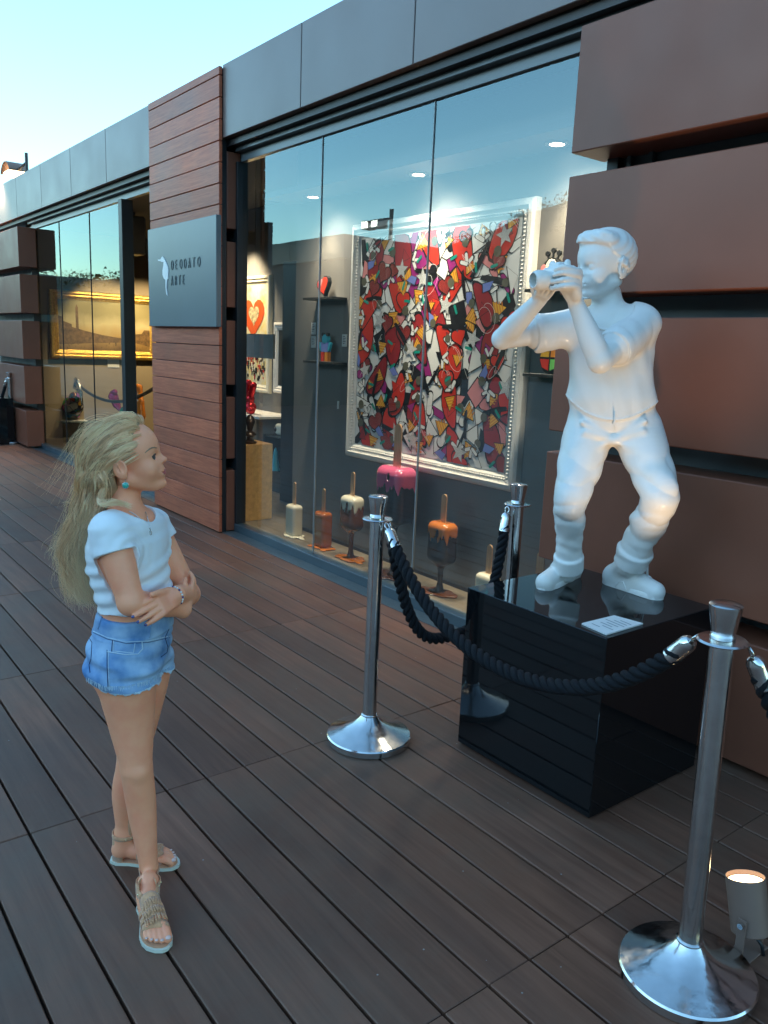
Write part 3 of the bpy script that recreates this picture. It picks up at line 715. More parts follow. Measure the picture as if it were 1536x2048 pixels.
        o += m*.0055*(.5-1.5*np.abs(snoise(P*np.array([1, 1, .40]), 26, 3)))
        o += m*.0012*np.sin(lat*95+z*38+2*snoise(P, 12, 5))
        ml = np.clip((1.28-z)/.05, 0, 1)*np.clip((z-.80)/.05, 0, 1)
        o += ml*.0085*(.5-1.5*np.abs(snoise(P*np.array([.9, .9, 1.0]), 24, 9)))+ml*.002*snoise(P, 60, 19)
        kz = (knR[2]+.0); mk = np.exp(-((z-kz+.05)/.06)**2); o += mk*.0045*(.5-1.5*np.abs(snoise(P*np.array([.6, .6, 1.7]), 34, 21)))
        ma = np.exp(-((z-.85)/.035)**2); o += ma*.007*(.5-1.5*np.abs(snoise(P*np.array([.6, .6, 1.8]), 34, 23)))
        # pockets / fly seams
        return o
    o = sdf_obj('figure', s.mesh(.0036, disp=disp, pad=.022), M['statue'], None, 1)
    o.parent = root; o.matrix_parent_inverse = Matrix.Translation(-Vector(root.location))
    par = lambda q_: (setattr(q_, 'parent', root), setattr(q_, 'matrix_parent_inverse', Matrix.Translation(-Vector(root.location))))
    from mathutils.bvhtree import BVHTree
    me = o.data; bv = BVHTree.FromPolygons([v.co.copy() for v in me.vertices], [tuple(p.vertices) for p in me.polygons])
    for h, F, Sd, L in shoes:
        ol = [(-.018, 0), (-.010, .55), (.02, .85), (.06, .82), (.10, .80), (L*.6, .98), (L*.75, 1.0), (L*.88, .8), (L-.018, .35), (L-.014, 0)]; full = ol+[(a, -b) for a, b in ol[-2:0:-1]]
        m = MB(); n = len(full); vs = [h+F*a+Sd*b*.040+Z1*z_ for z_ in (.0006, .019) for a, b in full]; vs += [h+F*(a*.985+.001)+Sd*b*.037+Z1*.022 for a, b in full]
        m.add(vs, [tuple(range(n))[::-1], tuple(range(2*n, 3*n))]+[(j*n+i, j*n+(i+1) % n, (j+1)*n+(i+1) % n, (j+1)*n+i) for j in range(2) for i in range(n)]); q = auto(m.build('shoe_sole', M['statue'], None), 50); par(q)
        def top(x, y):
            r_ = bv.ray_cast(Vector(h+F*x+Sd*y+Z1*.13), Vector((0, 0, -1)), .15); return r_[0]+Vector((0, 0, .0018)) if r_[0] is not None else None
        m = MB()
        for k in range(5):
            x = .088+.021*k
            for a, b in (((x, -.026), (x+.018, .026)), ((x+.018, -.026), (x, .026))):
                pts = [top(a[0]+(b[0]-a[0])*u, a[1]+(b[1]-a[1])*u) for u in np.linspace(0, 1, 9)]; pts = [p_ for p_ in pts if p_ is not None]
                if len(pts) > 2: m.tube(pts, .0024, 5)
        for sg in (1, -1):
            pts = [top(.09+.035*math.sin(u*3.0), sg*(.004+.034*math.sin(u*1.6))) for u in np.linspace(0, 2, 12)]; pts = [p_ for p_ in pts if p_ is not None]
            if len(pts) > 2: m.tube(pts, .0022, 5)
        q = m.build('laces', M['statue'], None, smooth=True); par(q); tag(q, kind='stuff')
    # seam lines: fly, pocket edges, hem and collar threads
    m = MB()
    for pts in (((1229, 822, -.118), (1229, 860, -.112)), ):
        m.tube([G(*p) for p in pts], .0022, 6)
    cb = [G(1222+46*math.cos(a), 640+26*math.sin(a)-6, -.058-.04*math.sin(a)) for a in np.linspace(.1, math.pi-.1, 14)]
    m.tube(cb, .006, 8)
    q = m.build('seams', M['statue'], None, smooth=True); tag(q, kind='stuff'); q.parent = root; q.matrix_parent_inverse = Matrix.Translation(-Vector(root.location))
    return root
build_statue()

# ------------------------------------------------------------------ what stands opposite the gallery (seen mirrored in the glass)
def hill():
    m = MB(); n = 150; rows = 7; vs = []
    for i in range(n):
        az = R_(-88+i*(176/(n-1)))
        a = math.degrees(az)
        el = float(np.interp(a, [-88, -74, -70, -60, -50, -45, -40, -20, 0, 40, 88], [3.4, 3.5, 3.8, 4.8, 6.4, 8.6, 10.4, 12.8, 13.8, 11, 6]))
        el *= 1+.035*mnoise.noise(Vector((i*.35, 0, 0)))
        for j in range(rows):
            t = j/(rows-1); D = 60+70*t; H = 1.58+math.tan(R_(el))*130*math.sin(t*math.pi/2)**1.3
            if j == 0: H = -.6
            vs.append((math.sin(az)*D, -math.cos(az)*D+3, H+.6*t*mnoise.noise(Vector((i*.5, j, 2)))))
    fs = [(i*rows+j, (i+1)*rows+j, (i+1)*rows+j+1, i*rows+j+1) for i in range(n-1) for j in range(rows-1)]
    m.add(vs, fs); o = m.build('hill', M['hill'], smooth=True); tag(o, 'dark wooded hill across from the gallery', 'hill', kind='structure')
    # tree crowns on the ridge: clumped leaf faces
    pos = []; r = np.random.default_rng(4)
    for _ in range(2200):
        i = r.integers(0, n); j = r.integers(3, rows); p = np.array(vs[i*rows+j])+[r.uniform(-1.5, 1.5), r.uniform(-1.5, 1.5), 0]
        R = r.uniform(.4, 1.0)
        for _ in range(16):
            c = p+r.normal(size=3)*R*[.55, .55, .5]+[0, 0, R*.4]; q = r.normal(size=(3, 3))*R*.17; pos.append((c, q))
    V = []; F = []
    for k, (c, q) in enumerate(pos): V += [tuple(c+q[0]), tuple(c+q[1]), tuple(c+q[2])]; F.append((3*k, 3*k+1, 3*k+2))
    m = MB(); m.v = V; m.f = F; m.m = [0]*len(F); o = m.build('hill_trees', M['leaf'], fix=False); tag(o, 'mass of dark tree crowns covering the opposite hill', 'trees', kind='stuff')
hill()
def kiosk():
    t = empty('opposite_pavilion', (-25.8, -9.5, -.5)); tag(t, 'low dark panelled pavilion across the terrace mirrored in the shop window', 'building')
    for i in range(9): MB().box(-6.6+i*1.46, -6.6+i*1.46+1.44, -2.5, 2.5, 4.5, 5.15, .01).build('fascia_panel', M['fascia'], t)
    MB().box(-6.5, 6.4, -2.4, 2.4, 0, 4.48).build('wall', M['darkwall'], t)
    t2 = empty('lamp_post', (-15.3, -5.5, -.5)); tag(t2, 'black lamp post with two floodlights mirrored in the shop window', 'lamp post')
    MB().tube([(0, 0, 0), (0, 0, 5.2)], .05, 10).build('pole', M['black'], t2)
    MB().tube([(-.75, 0, 5.0), (.05, 0, 5.0)], .03, 8).build('arm', M['black'], t2)
    for x in (-.60, -.22):
        h = MB().box(x-.13, x+.13, .02, .28, 4.78, 4.96, .01).build('floodlight', M['black'], t2)
        MB().box(x-.11, x+.11, .281, .29, 4.80, 4.94).build('lens', M['lampw'], h)
kiosk()

# ------------------------------------------------------------------ stanchions
def stanchion_proto():
    t = empty('stanchion')
    MB().lathe([(.170, 0), (.173, .004), (.173, .026), (.169, .031), (.11, .052), (.066, .074), (.042, .096), (.0315, .112)], 64).build('base', M['chrome'], t)
    MB().lathe([(.0305, .100), (.034, .103), (.034, .112), (.0305, .115)], 40).build('collar', M['chrome'], t)
    MB().lathe([(.0285, .104), (.0285, .925)], 40).build('pole', M['chrome'], t)
    MB().lathe([(.0275, .923), (.055, .925), (.060, .929), (.055, .933), (.028, .935)], 48).build('ring_plate', M['chrome'], t)
    MB().lathe([(.029, .9355), (.030, .943), (.0275, .948), (.032, .975), (.0385, 1.014), (.0385, 1.018), (.034, 1.021), (.012, 1.024)], 48).build('cap', M['chrome'], t)
    for o in t.children: auto(o, 30)
    return t
SP = {'mid': onZ(737, 1478), 'near': onZ(1372, 1952), 'back': onZ(1038, 968, 1.02), 'far': onZ(25, 886)}
sp0 = stanchion_proto(); g = 'chrome rope stanchions'
for i, (k, lab) in enumerate((('mid', 'chrome rope stanchion standing free on the deck between the girl and the black plinth'), ('near', 'chrome rope stanchion nearest the camera beside the small floor lamp'),
                              ('back', 'chrome rope stanchion between the shop window and the back of the black plinth'), ('far', 'chrome rope stanchion far off at the left end of the gallery'))):
    o = sp0 if i == 0 else copy_tree(sp0); o.location = (SP[k][0], SP[k][1], 0); tag(o, lab, 'stanchion', g)
    o.rotation_euler = (Matrix.Rotation(-.022 if k == 'near' else 0, 3, Vector((CF[0], CF[1], 0)).normalized()) @ Matrix.Rotation(.7*i, 3, 'Z')).to_euler()
def rope(p, q, sag, name_lab, hp=None, hq=None, ends=(True, True), side=(0, 0, 0), flat=.25):
    """p, q: eyelets on the ring plates; three-strand twisted rope with chrome ferrules"""
    t = empty('barrier_rope', (0, 0, 0)); tag(t, name_lab, 'rope', 'black braided barrier ropes')
    p, q = Vector(p), Vector(q); n = 260; L = (q-p).length
    side = Vector(side)
    def f(u):
        b = p.lerp(q, u); s_ = 4*u*(1-u); s_ = s_*(1-flat)+flat*(1-(2*u-1)**4)
        return b+Vector((0, 0, -sag*s_))+side*s_
    pts = [f(i/(n-1)) for i in range(n)]
    cum = [0]
    for i in range(1, n): cum.append(cum[-1]+(pts[i]-pts[i-1]).length)
    tot = cum[-1]; e0, e1 = .085, tot-.085
    core = [(c, x) for c, x in zip(cum, pts) if e0-.01 < c < e1+.01]
    # frames
    N = None; fr = []
    for i, (c, x) in enumerate(core):
        a = core[max(i-1, 0)][1]; b = core[min(i+1, len(core)-1)][1]; tg = (b-a).normalized()
        if N is None: N = tg.cross(Vector((0, 0, 1))).normalized()
        N = (N-tg*N.dot(tg)).normalized(); fr.append((c, x, N.copy(), tg.cross(N)))
    mb = MB(); res = int(tot/.0045)
    cs = [f_[0] for f_ in fr]
    for k in range(3):
        line = []
        for j in range(res):
            c = cs[0]+(cs[-1]-cs[0])*j/(res-1); i = min(max(int(np.searchsorted(cs, c))-1, 0), len(fr)-2); u = (c-cs[i])/(cs[i+1]-cs[i])
            x = fr[i][1].lerp(fr[i+1][1], u); N_ = fr[i][2].lerp(fr[i+1][2], u); B_ = fr[i][3].lerp(fr[i+1][3], u)
            ph = 2*math.pi*(c/.098+k/3); line.append(x+(N_*math.cos(ph)+B_*math.sin(ph))*.0130)
        mb.tube(line, .0116, 8)
    mb.build('rope', M['rope'], t, smooth=True, fix=False)
    tag(t.children[0], kind='stuff')
    for e, s_ in ((0, 1), (1, -1)):
        if not ends[e]: continue
        idx = 0 if e == 0 else n-1
        dirv = (pts[min(idx+14, n-1)]-pts[idx]) if e == 0 else (pts[idx-14]-pts[idx]); dirv.normalize(); A0 = pts[idx]
        Q = dirv.to_track_quat('Z', 'Y').to_matrix().to_4x4(); Q.translation = A0
        m = MB(); m.lathe([(.006, .030), (.015, .034), (.0215, .045), (.0225, .055), (.0225, .108), (.0235, .110), (.0235, .114), (.018, .115)], 28)
        fo = m.build('ferrule', M['chrome'], t); fo.data.transform(Q); auto(fo, 30)
        m = MB(); m.tube([(.009*math.sin(a), 0, .020-.014*math.cos(a)) for a in np.linspace(-2.6, 3.4, 18)], .0036, 8); m.tube([(0, 0, .03), (0, 0, .036)], .007, 10)
        h = m.build('hook', M['chrome'], fo, smooth=True); h.data.transform(Q); tag(h, kind='stuff')
def eyelet(k, tow, z=.928):
    a = Vector((SP[k][0], SP[k][1], z))-Vector(CR)*(.021 if k == 'near' else 0); d = Vector(tow)-a; d.z = 0; d.normalize(); return a+d*.058
pm, pn_, pb, pf = [Vector((SP[k][0], SP[k][1], .928)) for k in ('mid', 'near', 'back', 'far')]
rope(eyelet('mid', pn_+Vector((-.6, .0, 0))), eyelet('near', pm), .345, 'black braided rope sagging across the front of the black plinth')
rope(eyelet('mid', pb+Vector((.5, -.6, 0))), eyelet('back', pm), .52, 'black braided rope running behind the plinth beside the shop window', side=(.04, .0, 0), flat=.9)
rope(eyelet('near', (0.2, 2.4, 0)), (-.05, 2.75, .93), .55, 'black braided rope hanging from the nearest stanchion at the right edge')
rope(eyelet('far', (-13.4, 2.6, 0)), (-13.6, 2.6, .93), .45, 'black braided rope at the far left stanchion')
t = empty('small_plinth', (-12.75, 2.65, 0)); tag(t, 'black plinth at the far left edge behind the distant stanchion', 'plinth'); MB().box(-.35, .35, -.2, .25, 0, .66, .003).build('box', M['lacquer'], t)

# ------------------------------------------------------------------ floor lamp with its beam on the statue
t = empty('floor_spotlight', (-.872, 2.02, 0)); tag(t, 'small taupe cylindrical uplight switched on at the bottom right corner of the deck', 'floor lamp')
tilt = Vector((-.30, .10, 1)).normalized(); Q = tilt.to_track_quat('Z', 'Y').to_matrix().to_4x4()
Q.translation = (.0, .0, .055)
def tr(o, Q=Q): o.data.transform(Q); return auto(o, 30)
tr(MB().lathe([(.045, 0), (.050, .004), (.052, .150), (.050, .150), (.046, .120)], 36).build('housing', M['taupe'], t))
tr(MB().lathe([(.046, .138), (.001, .139)], 30).build('lens', M['lamp'], t))
for sx in (1, -1): tr(MB().lathe([(.008, 0), (.008, .012)], 12, c=(0, 0, 0)).build('knob', M['chrome'], t), Matrix.Translation((0, sx*.058, .105)) @ Matrix.Rotation(R_(90), 4, 'X'))
mm = MB(); mm.box(-.012, .012, .054, .058, .0, .12, .001); mm.build('bracket', M['taupe'], t); mm = MB(); mm.box(-.012, .012, -.058, -.054, .0, .12, .001); mm.build('bracket', M['taupe'], t)
mm = MB(); mm.box(-.03, .03, -.0535, .0535, .0005, .005, .001); mm.build('bracket_foot', M['taupe'], t)
mm = MB(); mm.tube([(.01, 0, .055), (.03, .01, .03), (.035, .015, .001)], .005, 8); mm.build('cable', M['black'], t, smooth=True)
tip = Vector((-.872, 2.02, 0))+Q @ Vector((0, 0, .165))
spot(tuple(tip), (-1.93, 2.55, 1.95), 13, 46, .6, (1, .70, .42), .03)

# ------------------------------------------------------------------ roof floodlight at far left
fp = onY(30, 338, 3.2); t = empty('floodlight', (fp[0], 3.2, 3.60)); tag(t, 'lit floodlight with angled hood on the roof edge at the far left', 'floodlight')
hz = fp[2]-3.60
MB().tube([(.62, 0, 0), (.62, 0, hz+.12)], .022, 8).build('post', M['black'], t); MB().tube([(.62, 0, hz+.0), (.2, 0, hz-.03)], .018, 8).build('arm', M['black'], t)
m = MB(); vs = []
for k_ in range(9):
    a_ = math.pi*(.06+.88*k_/8); vs += [(-.04-.25*math.cos(a_), -.13, hz-.08+.17*math.sin(a_)), (-.04-.25*math.cos(a_), .13, hz-.08+.17*math.sin(a_))]
m.add(vs, [(2*k_, 2*k_+2, 2*k_+3, 2*k_+1) for k_ in range(8)]); o = m.build('hood', M['taupe'], t, smooth=True, fix=False); sm = o.modifiers.new('s', 'SOLIDIFY'); sm.thickness = .012
MB().box(-.22, .14, -.11, .11, hz-.09, hz-.03, .01).build('lens', mat('flood_glow', (1, .95, .8), .5, emit=(1, .70, .40), estr=1.6), t)
spot((fp[0], 2.95, fp[2]-.15), (fp[0]+.2, 2.3, 0), 60, 110, .9, (1, .8, .55), .08)

# ------------------------------------------------------------------ sign
t = empty('sign_board', (-6.65, 2.92, 1.69)); tag(t, 'square grey metal sign reading DEODATO ARTE with a white bird emblem on the timber cladding', 'sign')
auto(MB().box(-.685, .685, 0, .045, 0, .845, .003).build('panel', M['signmetal'], t))
def text_mesh(name, txt, size, mat_, parent, loc, ext=.002, rot=(R_(90), 0, 0), sx=1.0):
    cu = bpy.data.curves.new(name, 'FONT'); cu.body = txt; cu.size = size; cu.extrude = ext; ob = bpy.data.objects.new(name, cu); COL.objects.link(ob)
    bpy.context.view_layer.update(); me = bpy.data.meshes.new_from_object(ob.evaluated_get(bpy.context.evaluated_depsgraph_get())); bpy.data.objects.remove(ob)
    me.materials.clear(); me.materials.append(mat_); me.transform(Matrix.Diagonal((sx, 1, 1, 1))); o = link_mesh(name, me, parent); o.location = loc; o.rotation_euler = rot; return o
M['letter'] = mat('engraved_letter', (.040, .062, .072), .35, spec=.6); M['emblem'] = mat('white_emblem', (.80, .82, .82), .3)
def sgn(px, py): p = onY(px, py, 2.918); return Vector((p[0]+6.65, -.0015, p[2]-1.69))
x = -.685+.0
for line, y0, hgt, x1 in (('DEODATO', 540, .082, 404), ('ARTE', 571, .082, 373)):
    a = sgn(342, y0); b = sgn(x1, y0); n = len(line); step = (b.x-a.x)/n
    for i, ch in enumerate(line): text_mesh('letter', ch, .115, M['letter'], t, (a.x+step*i, -.0025, a.z), .0022, sx=.62)
emb = [(316, 519), (321, 519), (325, 512), (329, 518), (333, 526), (336, 534), (337, 540), (336.5, 556), (337, 557), (334.5, 559), (333.5, 575), (335, 588), (335.6, 592), (333, 588), (331.5, 575), (331.5, 560), (328, 557), (325.5, 550), (325.3, 541), (327, 531), (327.5, 524), (324, 524), (320, 522), (317, 522)]
m = MB(); P_ = [sgn(*e) for e in emb]
m.prism([(p.x, p.z) for p in P_], .004, Matrix(((1, 0, 0, 0), (0, 0, -1, -.0005), (0, 1, 0, 0), (0, 0, 0, 1)))); m.build('bird_emblem', M['emblem'], t)

# ------------------------------------------------------------------ melting ice-cream sculptures in the window
def lolly(X, Y, zb, zt, zs, W, D, cols, coat=None, melt=False, pud=.16, label='', stickw=.022, seed=0, notch=True):
    """cols: body material, coating material, puddle material, stream"""
    t = empty('ice_cream_sculpture', (X, Y, .0625)); tag(t, label, 'sculpture', 'melting ice lolly sculptures in the shop window')
    r = np.random.default_rng(seed); z0 = zb-.0625; z1 = zt-.0625; zs -= .0625
    s = SDF(); cz = (z0+z1)/2; hh = (z1-z0)/2
    s.rbox((0, 0, cz), (W/2, D/2, hh), None, min(W, D)*.30, .004)
    if melt:
        s.cone((0, 0, z0+hh*.35), (0, 0, z0-.03), min(W, D)*.46, .018, .06); s.cone((0, 0, z0-.02), (0, 0, .01), .016, .013, .02); s.cone((0, 0, .035), (0, 0, .0), .013, .045, .03)
    bodyi = len(s.p)
    if coat:
        ph = r.uniform(0, 6)
        def edge(P):
            a = P[:, 0]/W*2*math.pi*1.6+P[:, 1]/D*4+ph
            return z1-(z1-z0)*(.36 if melt else .3)-.020*np.sin(a*1.7)-.016*np.sin(a*3.1+1)-.008*np.sin(a*5.3)
        low = sdf_obj('lower_body', s.mesh(.0045, grow=.003, clip=lambda P: P[:, 2]-edge(P)), M[coat], t)
        def c2(P):
            d = edge(P)-.0-P[:, 2]
            if notch:
                q = np.maximum(0, .016-np.hypot(P[:, 0]-W*.1, (P[:, 2]-(z1-.06))*.55)) ; d = np.maximum(d, np.where((P[:, 1] < 0), q*2-.004, -1))
            return d
        sdf_obj('upper_body', s.mesh(.0045, grow=.0055, clip=c2), M[cols[0]], t)
        sdf_obj('core', s.mesh(.007, grow=.001), M[coat], t)
    else: sdf_obj('body', s.mesh(.0045), M[cols[0]], t)
    # stick
    sw = stickw; pts = [(sw*math.cos(a), sw*math.sin(a)) for a in np.linspace(0, math.pi, 11)]
    poly = [(x, zs-sw+y) for x, y in pts]+[(-sw, z1-.02), (sw, z1-.02)]
    m = MB(); m.prism(poly, .010, Matrix(((1, 0, 0, 0), (0, 0, 1, -.005), (0, 1, 0, 0), (0, 0, 0, 1)))); m.build('stick', M['stick'], t)
    # puddle
    p = SDF(); p.ell((0, 0, .004), (pud*.62, pud*.42, .010), None, .01)
    for i in range(8):
        a = i*math.pi/4+r.uniform(-.3, .3); q = pud*r.uniform(.45, .85); p.ell((q*math.cos(a), q*.62*math.sin(a), .003), (pud*.20, pud*.15, r.uniform(.006, .010)), None, .02)
    sdf_obj('puddle', p.mesh(.004, clip=lambda P: .0005-P[:, 2]), M[cols[1]], t)
    return t
lolly(-5.42, 3.335, .07, .323, .505, .140, .098, ('cream', 'cream'), None, False, .15, 'plain cream ice lolly sculpture in a cream puddle at the left end of the window', .019, 1)
lolly(-4.99, 3.33, .07, .346, .522, .142, .098, ('milkchoc2', 'orange') if False else ('caramel', 'orange'), None, False, .15, 'plain caramel brown ice lolly sculpture sitting in an orange puddle', .019, 2)
lolly(-4.605, 3.32, .29, .528, .706, .165, .11, ('cream', 'orange'), 'milkchoc', True, .165, 'cream topped ice lolly sculpture with milk chocolate dripping into an orange puddle', .021, 3)
lolly(-4.10, 3.31, .44, .815, 1.10, .26, .175, ('pink', 'milkchoc'), 'darkchoc', True, .20, 'largest ice lolly sculpture with pink top and dark chocolate behind the middle stanchion', .036, 4)
lolly(-3.645, 3.335, .27, .524, .706, .178, .118, ('orange', 'milkchoc'), 'darkchoc', True, .17, 'orange topped ice lolly sculpture with dark chocolate melting into a brown puddle', .022, 5)
lolly(-3.22, 3.33, .07, .30, .475, .145, .10, ('cream', 'cream'), None, False, .14, 'cream ice lolly sculpture half hidden behind the left side of the plinth', .020, 6)
lolly(-2.83, 3.33, .07, .33, .52, .145, .10, ('pink', 'pink'), None, False, .14, 'ice lolly sculpture with only its wooden stick showing beside the lowest wall panels', .026, 7)

# ------------------------------------------------------------------ pictures
COLS = {}
def cmat(n, c, rough=.35, **k):
    if n not in COLS: COLS[n] = mat('paint_'+n, c, rough, **k)
    return COLS[n]
def frame(parent, x0, x1, z0, z1, w_, d, y, m_, name='frame', prof=None):
    """mitred moulding in the XZ plane, front towards -Y"""
    prof = prof or [(0, 0), (0, d*.7), (.12, d*.95), (.3, d), (.45, d*.72), (.62, d*.78), (.8, d*.45), (1, d*.35), (1, 0)]
    for side in range(4):
        c = [(x0, z0), (x1, z0), (x1, z1), (x0, z1)]; a, b = c[side], c[(side+1) % 4]; inn = [(x0+w_, z0+w_), (x1-w_, z0+w_), (x1-w_, z1-w_), (x0+w_, z1-w_)]; ia, ib = inn[side], inn[(side+1) % 4]
        m = MB(); vs = []
        for u, dd in prof: vs += [(a[0]+(ia[0]-a[0])*u, y-dd, a[1]+(ia[1]-a[1])*u), (b[0]+(ib[0]-b[0])*u, y-dd, b[1]+(ib[1]-b[1])*u)]
        n = len(prof); fs = [(2*i, 2*i+1, 2*i+3, 2*i+2) for i in range(n-1)]; m.add(vs, fs); m.build(name, m_, parent)
def heart(n=22): 
    o = []
    for i in range(n):
        a = 2*math.pi*i/n; o.append((16*math.sin(a)**3/17, (13*math.cos(a)-5*math.cos(2*a)-2*math.cos(3*a)-math.cos(4*a))/17))
    return o
def star(n=5): return [((1 if i % 2 == 0 else .42)*math.sin(math.pi*i/n), (1 if i % 2 == 0 else .42)*math.cos(math.pi*i/n)) for i in range(2*n)]
def circ(n=14): return [(math.cos(2*math.pi*i/n), math.sin(2*math.pi*i/n)) for i in range(n)]
def bean(n=18): return [((.42+.12*math.sin(a))*math.cos(a)+.18*math.sin(a)**2, math.sin(a)) for a in [2*math.pi*i/n for i in range(n)]]
def capsule(n=10): return [(.32*math.cos(a), .68+.32*math.sin(a)) for a in np.linspace(0, math.pi, n)]+[(.32*math.cos(a), -.68+.32*math.sin(a)) for a in np.linspace(math.pi, 2*math.pi, n)]
def abstract_art(parent, x0, x1, z0, z1, y):
    names = ['black', 'white', 'red', 'dred', 'glit', 'yel', 'ora', 'purp', 'teal', 'grey', 'silv', 'blue', 'rose']
    cc = dict(black=(.01, .01, .012), white=(.72, .74, .72), red=(.55, .035, .02), dred=(.30, .02, .025), glit=(.22, .02, .015), yel=(.75, .42, .04), ora=(.60, .22, .03), purp=(.30, .02, .18), teal=(.01, .28, .22), grey=(.10, .10, .07), silv=(.5, .52, .52), blue=(.16, .22, .55), rose=(.65, .25, .25))
    mats = [cmat(n, cc[n], .3, **(dict(var=.6, vscale=400, bump=.4, bscale=600) if n in ('glit', 'silv') else {})) for n in names]; ix = {n: i for i, n in enumerate(names)}
    m = MB(); r = random.Random(11); lay = [0]
    def put(poly, cx, cz, s, rot, col, sx=1.0, out=.010):
        c, sn = math.cos(rot), math.sin(rot)
        def T(k): return [(cx+(p[0]*sx*k[0]*c-p[1]*k[0]*sn), cz+(p[0]*sx*k[0]*sn+p[1]*k[0]*c)) for p in poly]
        for off, colr in (((s+out,), 'black'), ((s,), col)) if out else (((s,), col),):
            lay[0] += 1; yy = y-.002-lay[0]*.000004
            pl = [(min(max(a, x0), x1), min(max(b, z0), z1)) for a, b in T(off)]
            m.add([(a, yy, b) for a, b in pl], [tuple(range(len(pl)))], ix[colr])
        return T((s,))
    def stripes(cx, cz, s, rot, c1='yel', c2='ora'):
        tri = [(-.7, -.5), (.8, -.6), (.35, .9)]; put(tri, cx, cz, s, rot, c1)
        c, sn = math.cos(rot), math.sin(rot)
        for k in range(4):
            u = -.45+.3*k; bar = [(-.5+u*.35, u), (.62-u*.25, u-.05), (.60-u*.28, u+.09), (-.48+u*.38, u+.13)]
            if u > .5: bar = [(-.1, u), (.4, u-.04), (.38, u+.06), (-.05, u+.08)]
            lay[0] += 1; yy = y-.002-lay[0]*.000004
            m.add([(min(max(cx+(p[0]*c-p[1]*sn)*s, x0), x1), yy, min(max(cz+(p[0]*sn+p[1]*c)*s, z0), z1)) for p in bar], [(0, 1, 2, 3)], ix[c2])
    def grid(nx, nz, j=.5):
        pts = [(x0+(x1-x0)*(i+.5+r.uniform(-j, j))/nx, z0+(z1-z0)*(k+.5+r.uniform(-j, j))/nz) for i in range(nx) for k in range(nz)]; r.shuffle(pts); return pts
    quad = [(-.7, -.6), (.6, -.8), (.8, .5), (-.4, .8)]; tri = [(-.8, -.6), (.8, -.5), (.1, .9)]
    for x, z in grid(11, 13): put(r.choice([quad, tri, capsule()]), x, z, r.uniform(.07, .11), r.uniform(0, 6.3), r.choice(['white', 'white', 'black', 'purp', 'white', 'rose', 'white']), out=.012)
    for x, z in grid(5, 5, .35): put(bean(), x, z, r.uniform(.14, .20), r.uniform(-.7, .7)+r.choice([0, 3.1]), r.choice(['red', 'red', 'dred']), out=.020); put(tri, x+r.uniform(-.05, .05), z+r.uniform(-.08, .08), .05, r.uniform(0, 6), r.choice(['purp', 'red', 'dred']), out=.006)
    for x, z in grid(6, 8): stripes(x, z, r.uniform(.045, .075), r.uniform(0, 6.3))
    for x, z in grid(5, 6):
        a = r.uniform(0, 6.3)
        for k in range(3): put(capsule(), x+.03*math.cos(a+k*1.1), z+.03*math.sin(a+k*1.1), r.uniform(.028, .042), a+k*1.1-1.57, 'white', out=.010)
    for x, z in grid(4, 5): put(heart(), x, z, r.uniform(.05, .085), r.uniform(-.6, .6), r.choice(['glit', 'glit', 'red']), out=.012)
    for x, z in grid(4, 5): put([(-1, -.12), (1, -.2), (.9, .05), (.2, .16), (-.9, .1)], x, z, r.uniform(.08, .13), r.uniform(0, 6.3), 'black', out=0)
    for x, z in grid(4, 3): put([(-.2, 0), (0, -.9), (1, .2), (.4, .8)], x, z, .06, r.uniform(0, 6), 'blue', out=.007)
    for x, z in grid(5, 7, .35): put(circ(), x, z, r.uniform(.026, .034), 0, 'grey', out=0)
    for x, z in grid(5, 7, .45): put(capsule(), x, z, .032, r.uniform(0, 3), 'teal', sx=.9, out=0)
    for x, z in grid(3, 4, .45): put(star(), x, z, .07, r.uniform(-.4, .4), 'silv', out=.003)
    for x, z in grid(4, 5, .5):                                      # thin white scribbles
        a = r.uniform(0, 6); lay[0] += 1; yy = y-.004-lay[0]*.000004; pts = []
        for k in range(26):
            th = k*.34; rr = .03+.05*math.sin(k*.11+a); pts.append((min(max(x+rr*math.cos(th+a), x0), x1), min(max(z+rr*1.2*math.sin(th)+.002*k-.03, z0), z1)))
        for k in range(25):
            (ax_, az_), (bx, bz) = pts[k], pts[k+1]; d = Vector((bx-ax_, bz-az_)); 
            if d.length < 1e-5: continue
            nn = Vector((-d.y, d.x)).normalized()*.0011; m.add([(ax_+nn.x, yy, az_+nn.y), (bx+nn.x, yy, bz+nn.y), (bx-nn.x, yy, bz-nn.y), (ax_-nn.x, yy, az_-nn.y)], [(0, 1, 2, 3)], ix['white'])
    return m.build('painted_shapes', mats, parent, fix=False)
YP = 3.46
tl, tr_, bl_, br = onY(703, 450, YP), onY(1066, 392, YP), onY(688, 912, YP), onY(1030, 985, YP)
fx0, fx1, fz0, fz1 = (tl[0]+bl_[0])/2, (tr_[0]+br[0])/2, (bl_[2]+br[2])/2, (tl[2]+tr_[2])/2
t = empty('large_painting', ((fx0+fx1)/2, 3.519, fz0)); tag(t, 'large busy abstract painting in red, black and white inside a carved white frame', 'painting')
t.matrix_world = Matrix.Translation((0, 3.519, 0)); 
MB().box(fx0+.02, fx1-.02, -.03, -.001, fz0+.02, fz1-.02).build('backing', M['black'], t)
MB().box(fx0+.10, fx1-.10, -.036, -.0305, fz0+.10, fz1-.10).build('canvas', cmat('white', (.72, .74, .72)), t)
o = abstract_art(t, fx0+.104, fx1-.104, fz0+.104, fz1-.104, -.036)
tag(o, kind='stuff')
frame(t, fx0, fx1, fz0, fz1, .128, .062, -.0005, M['frame_white'])
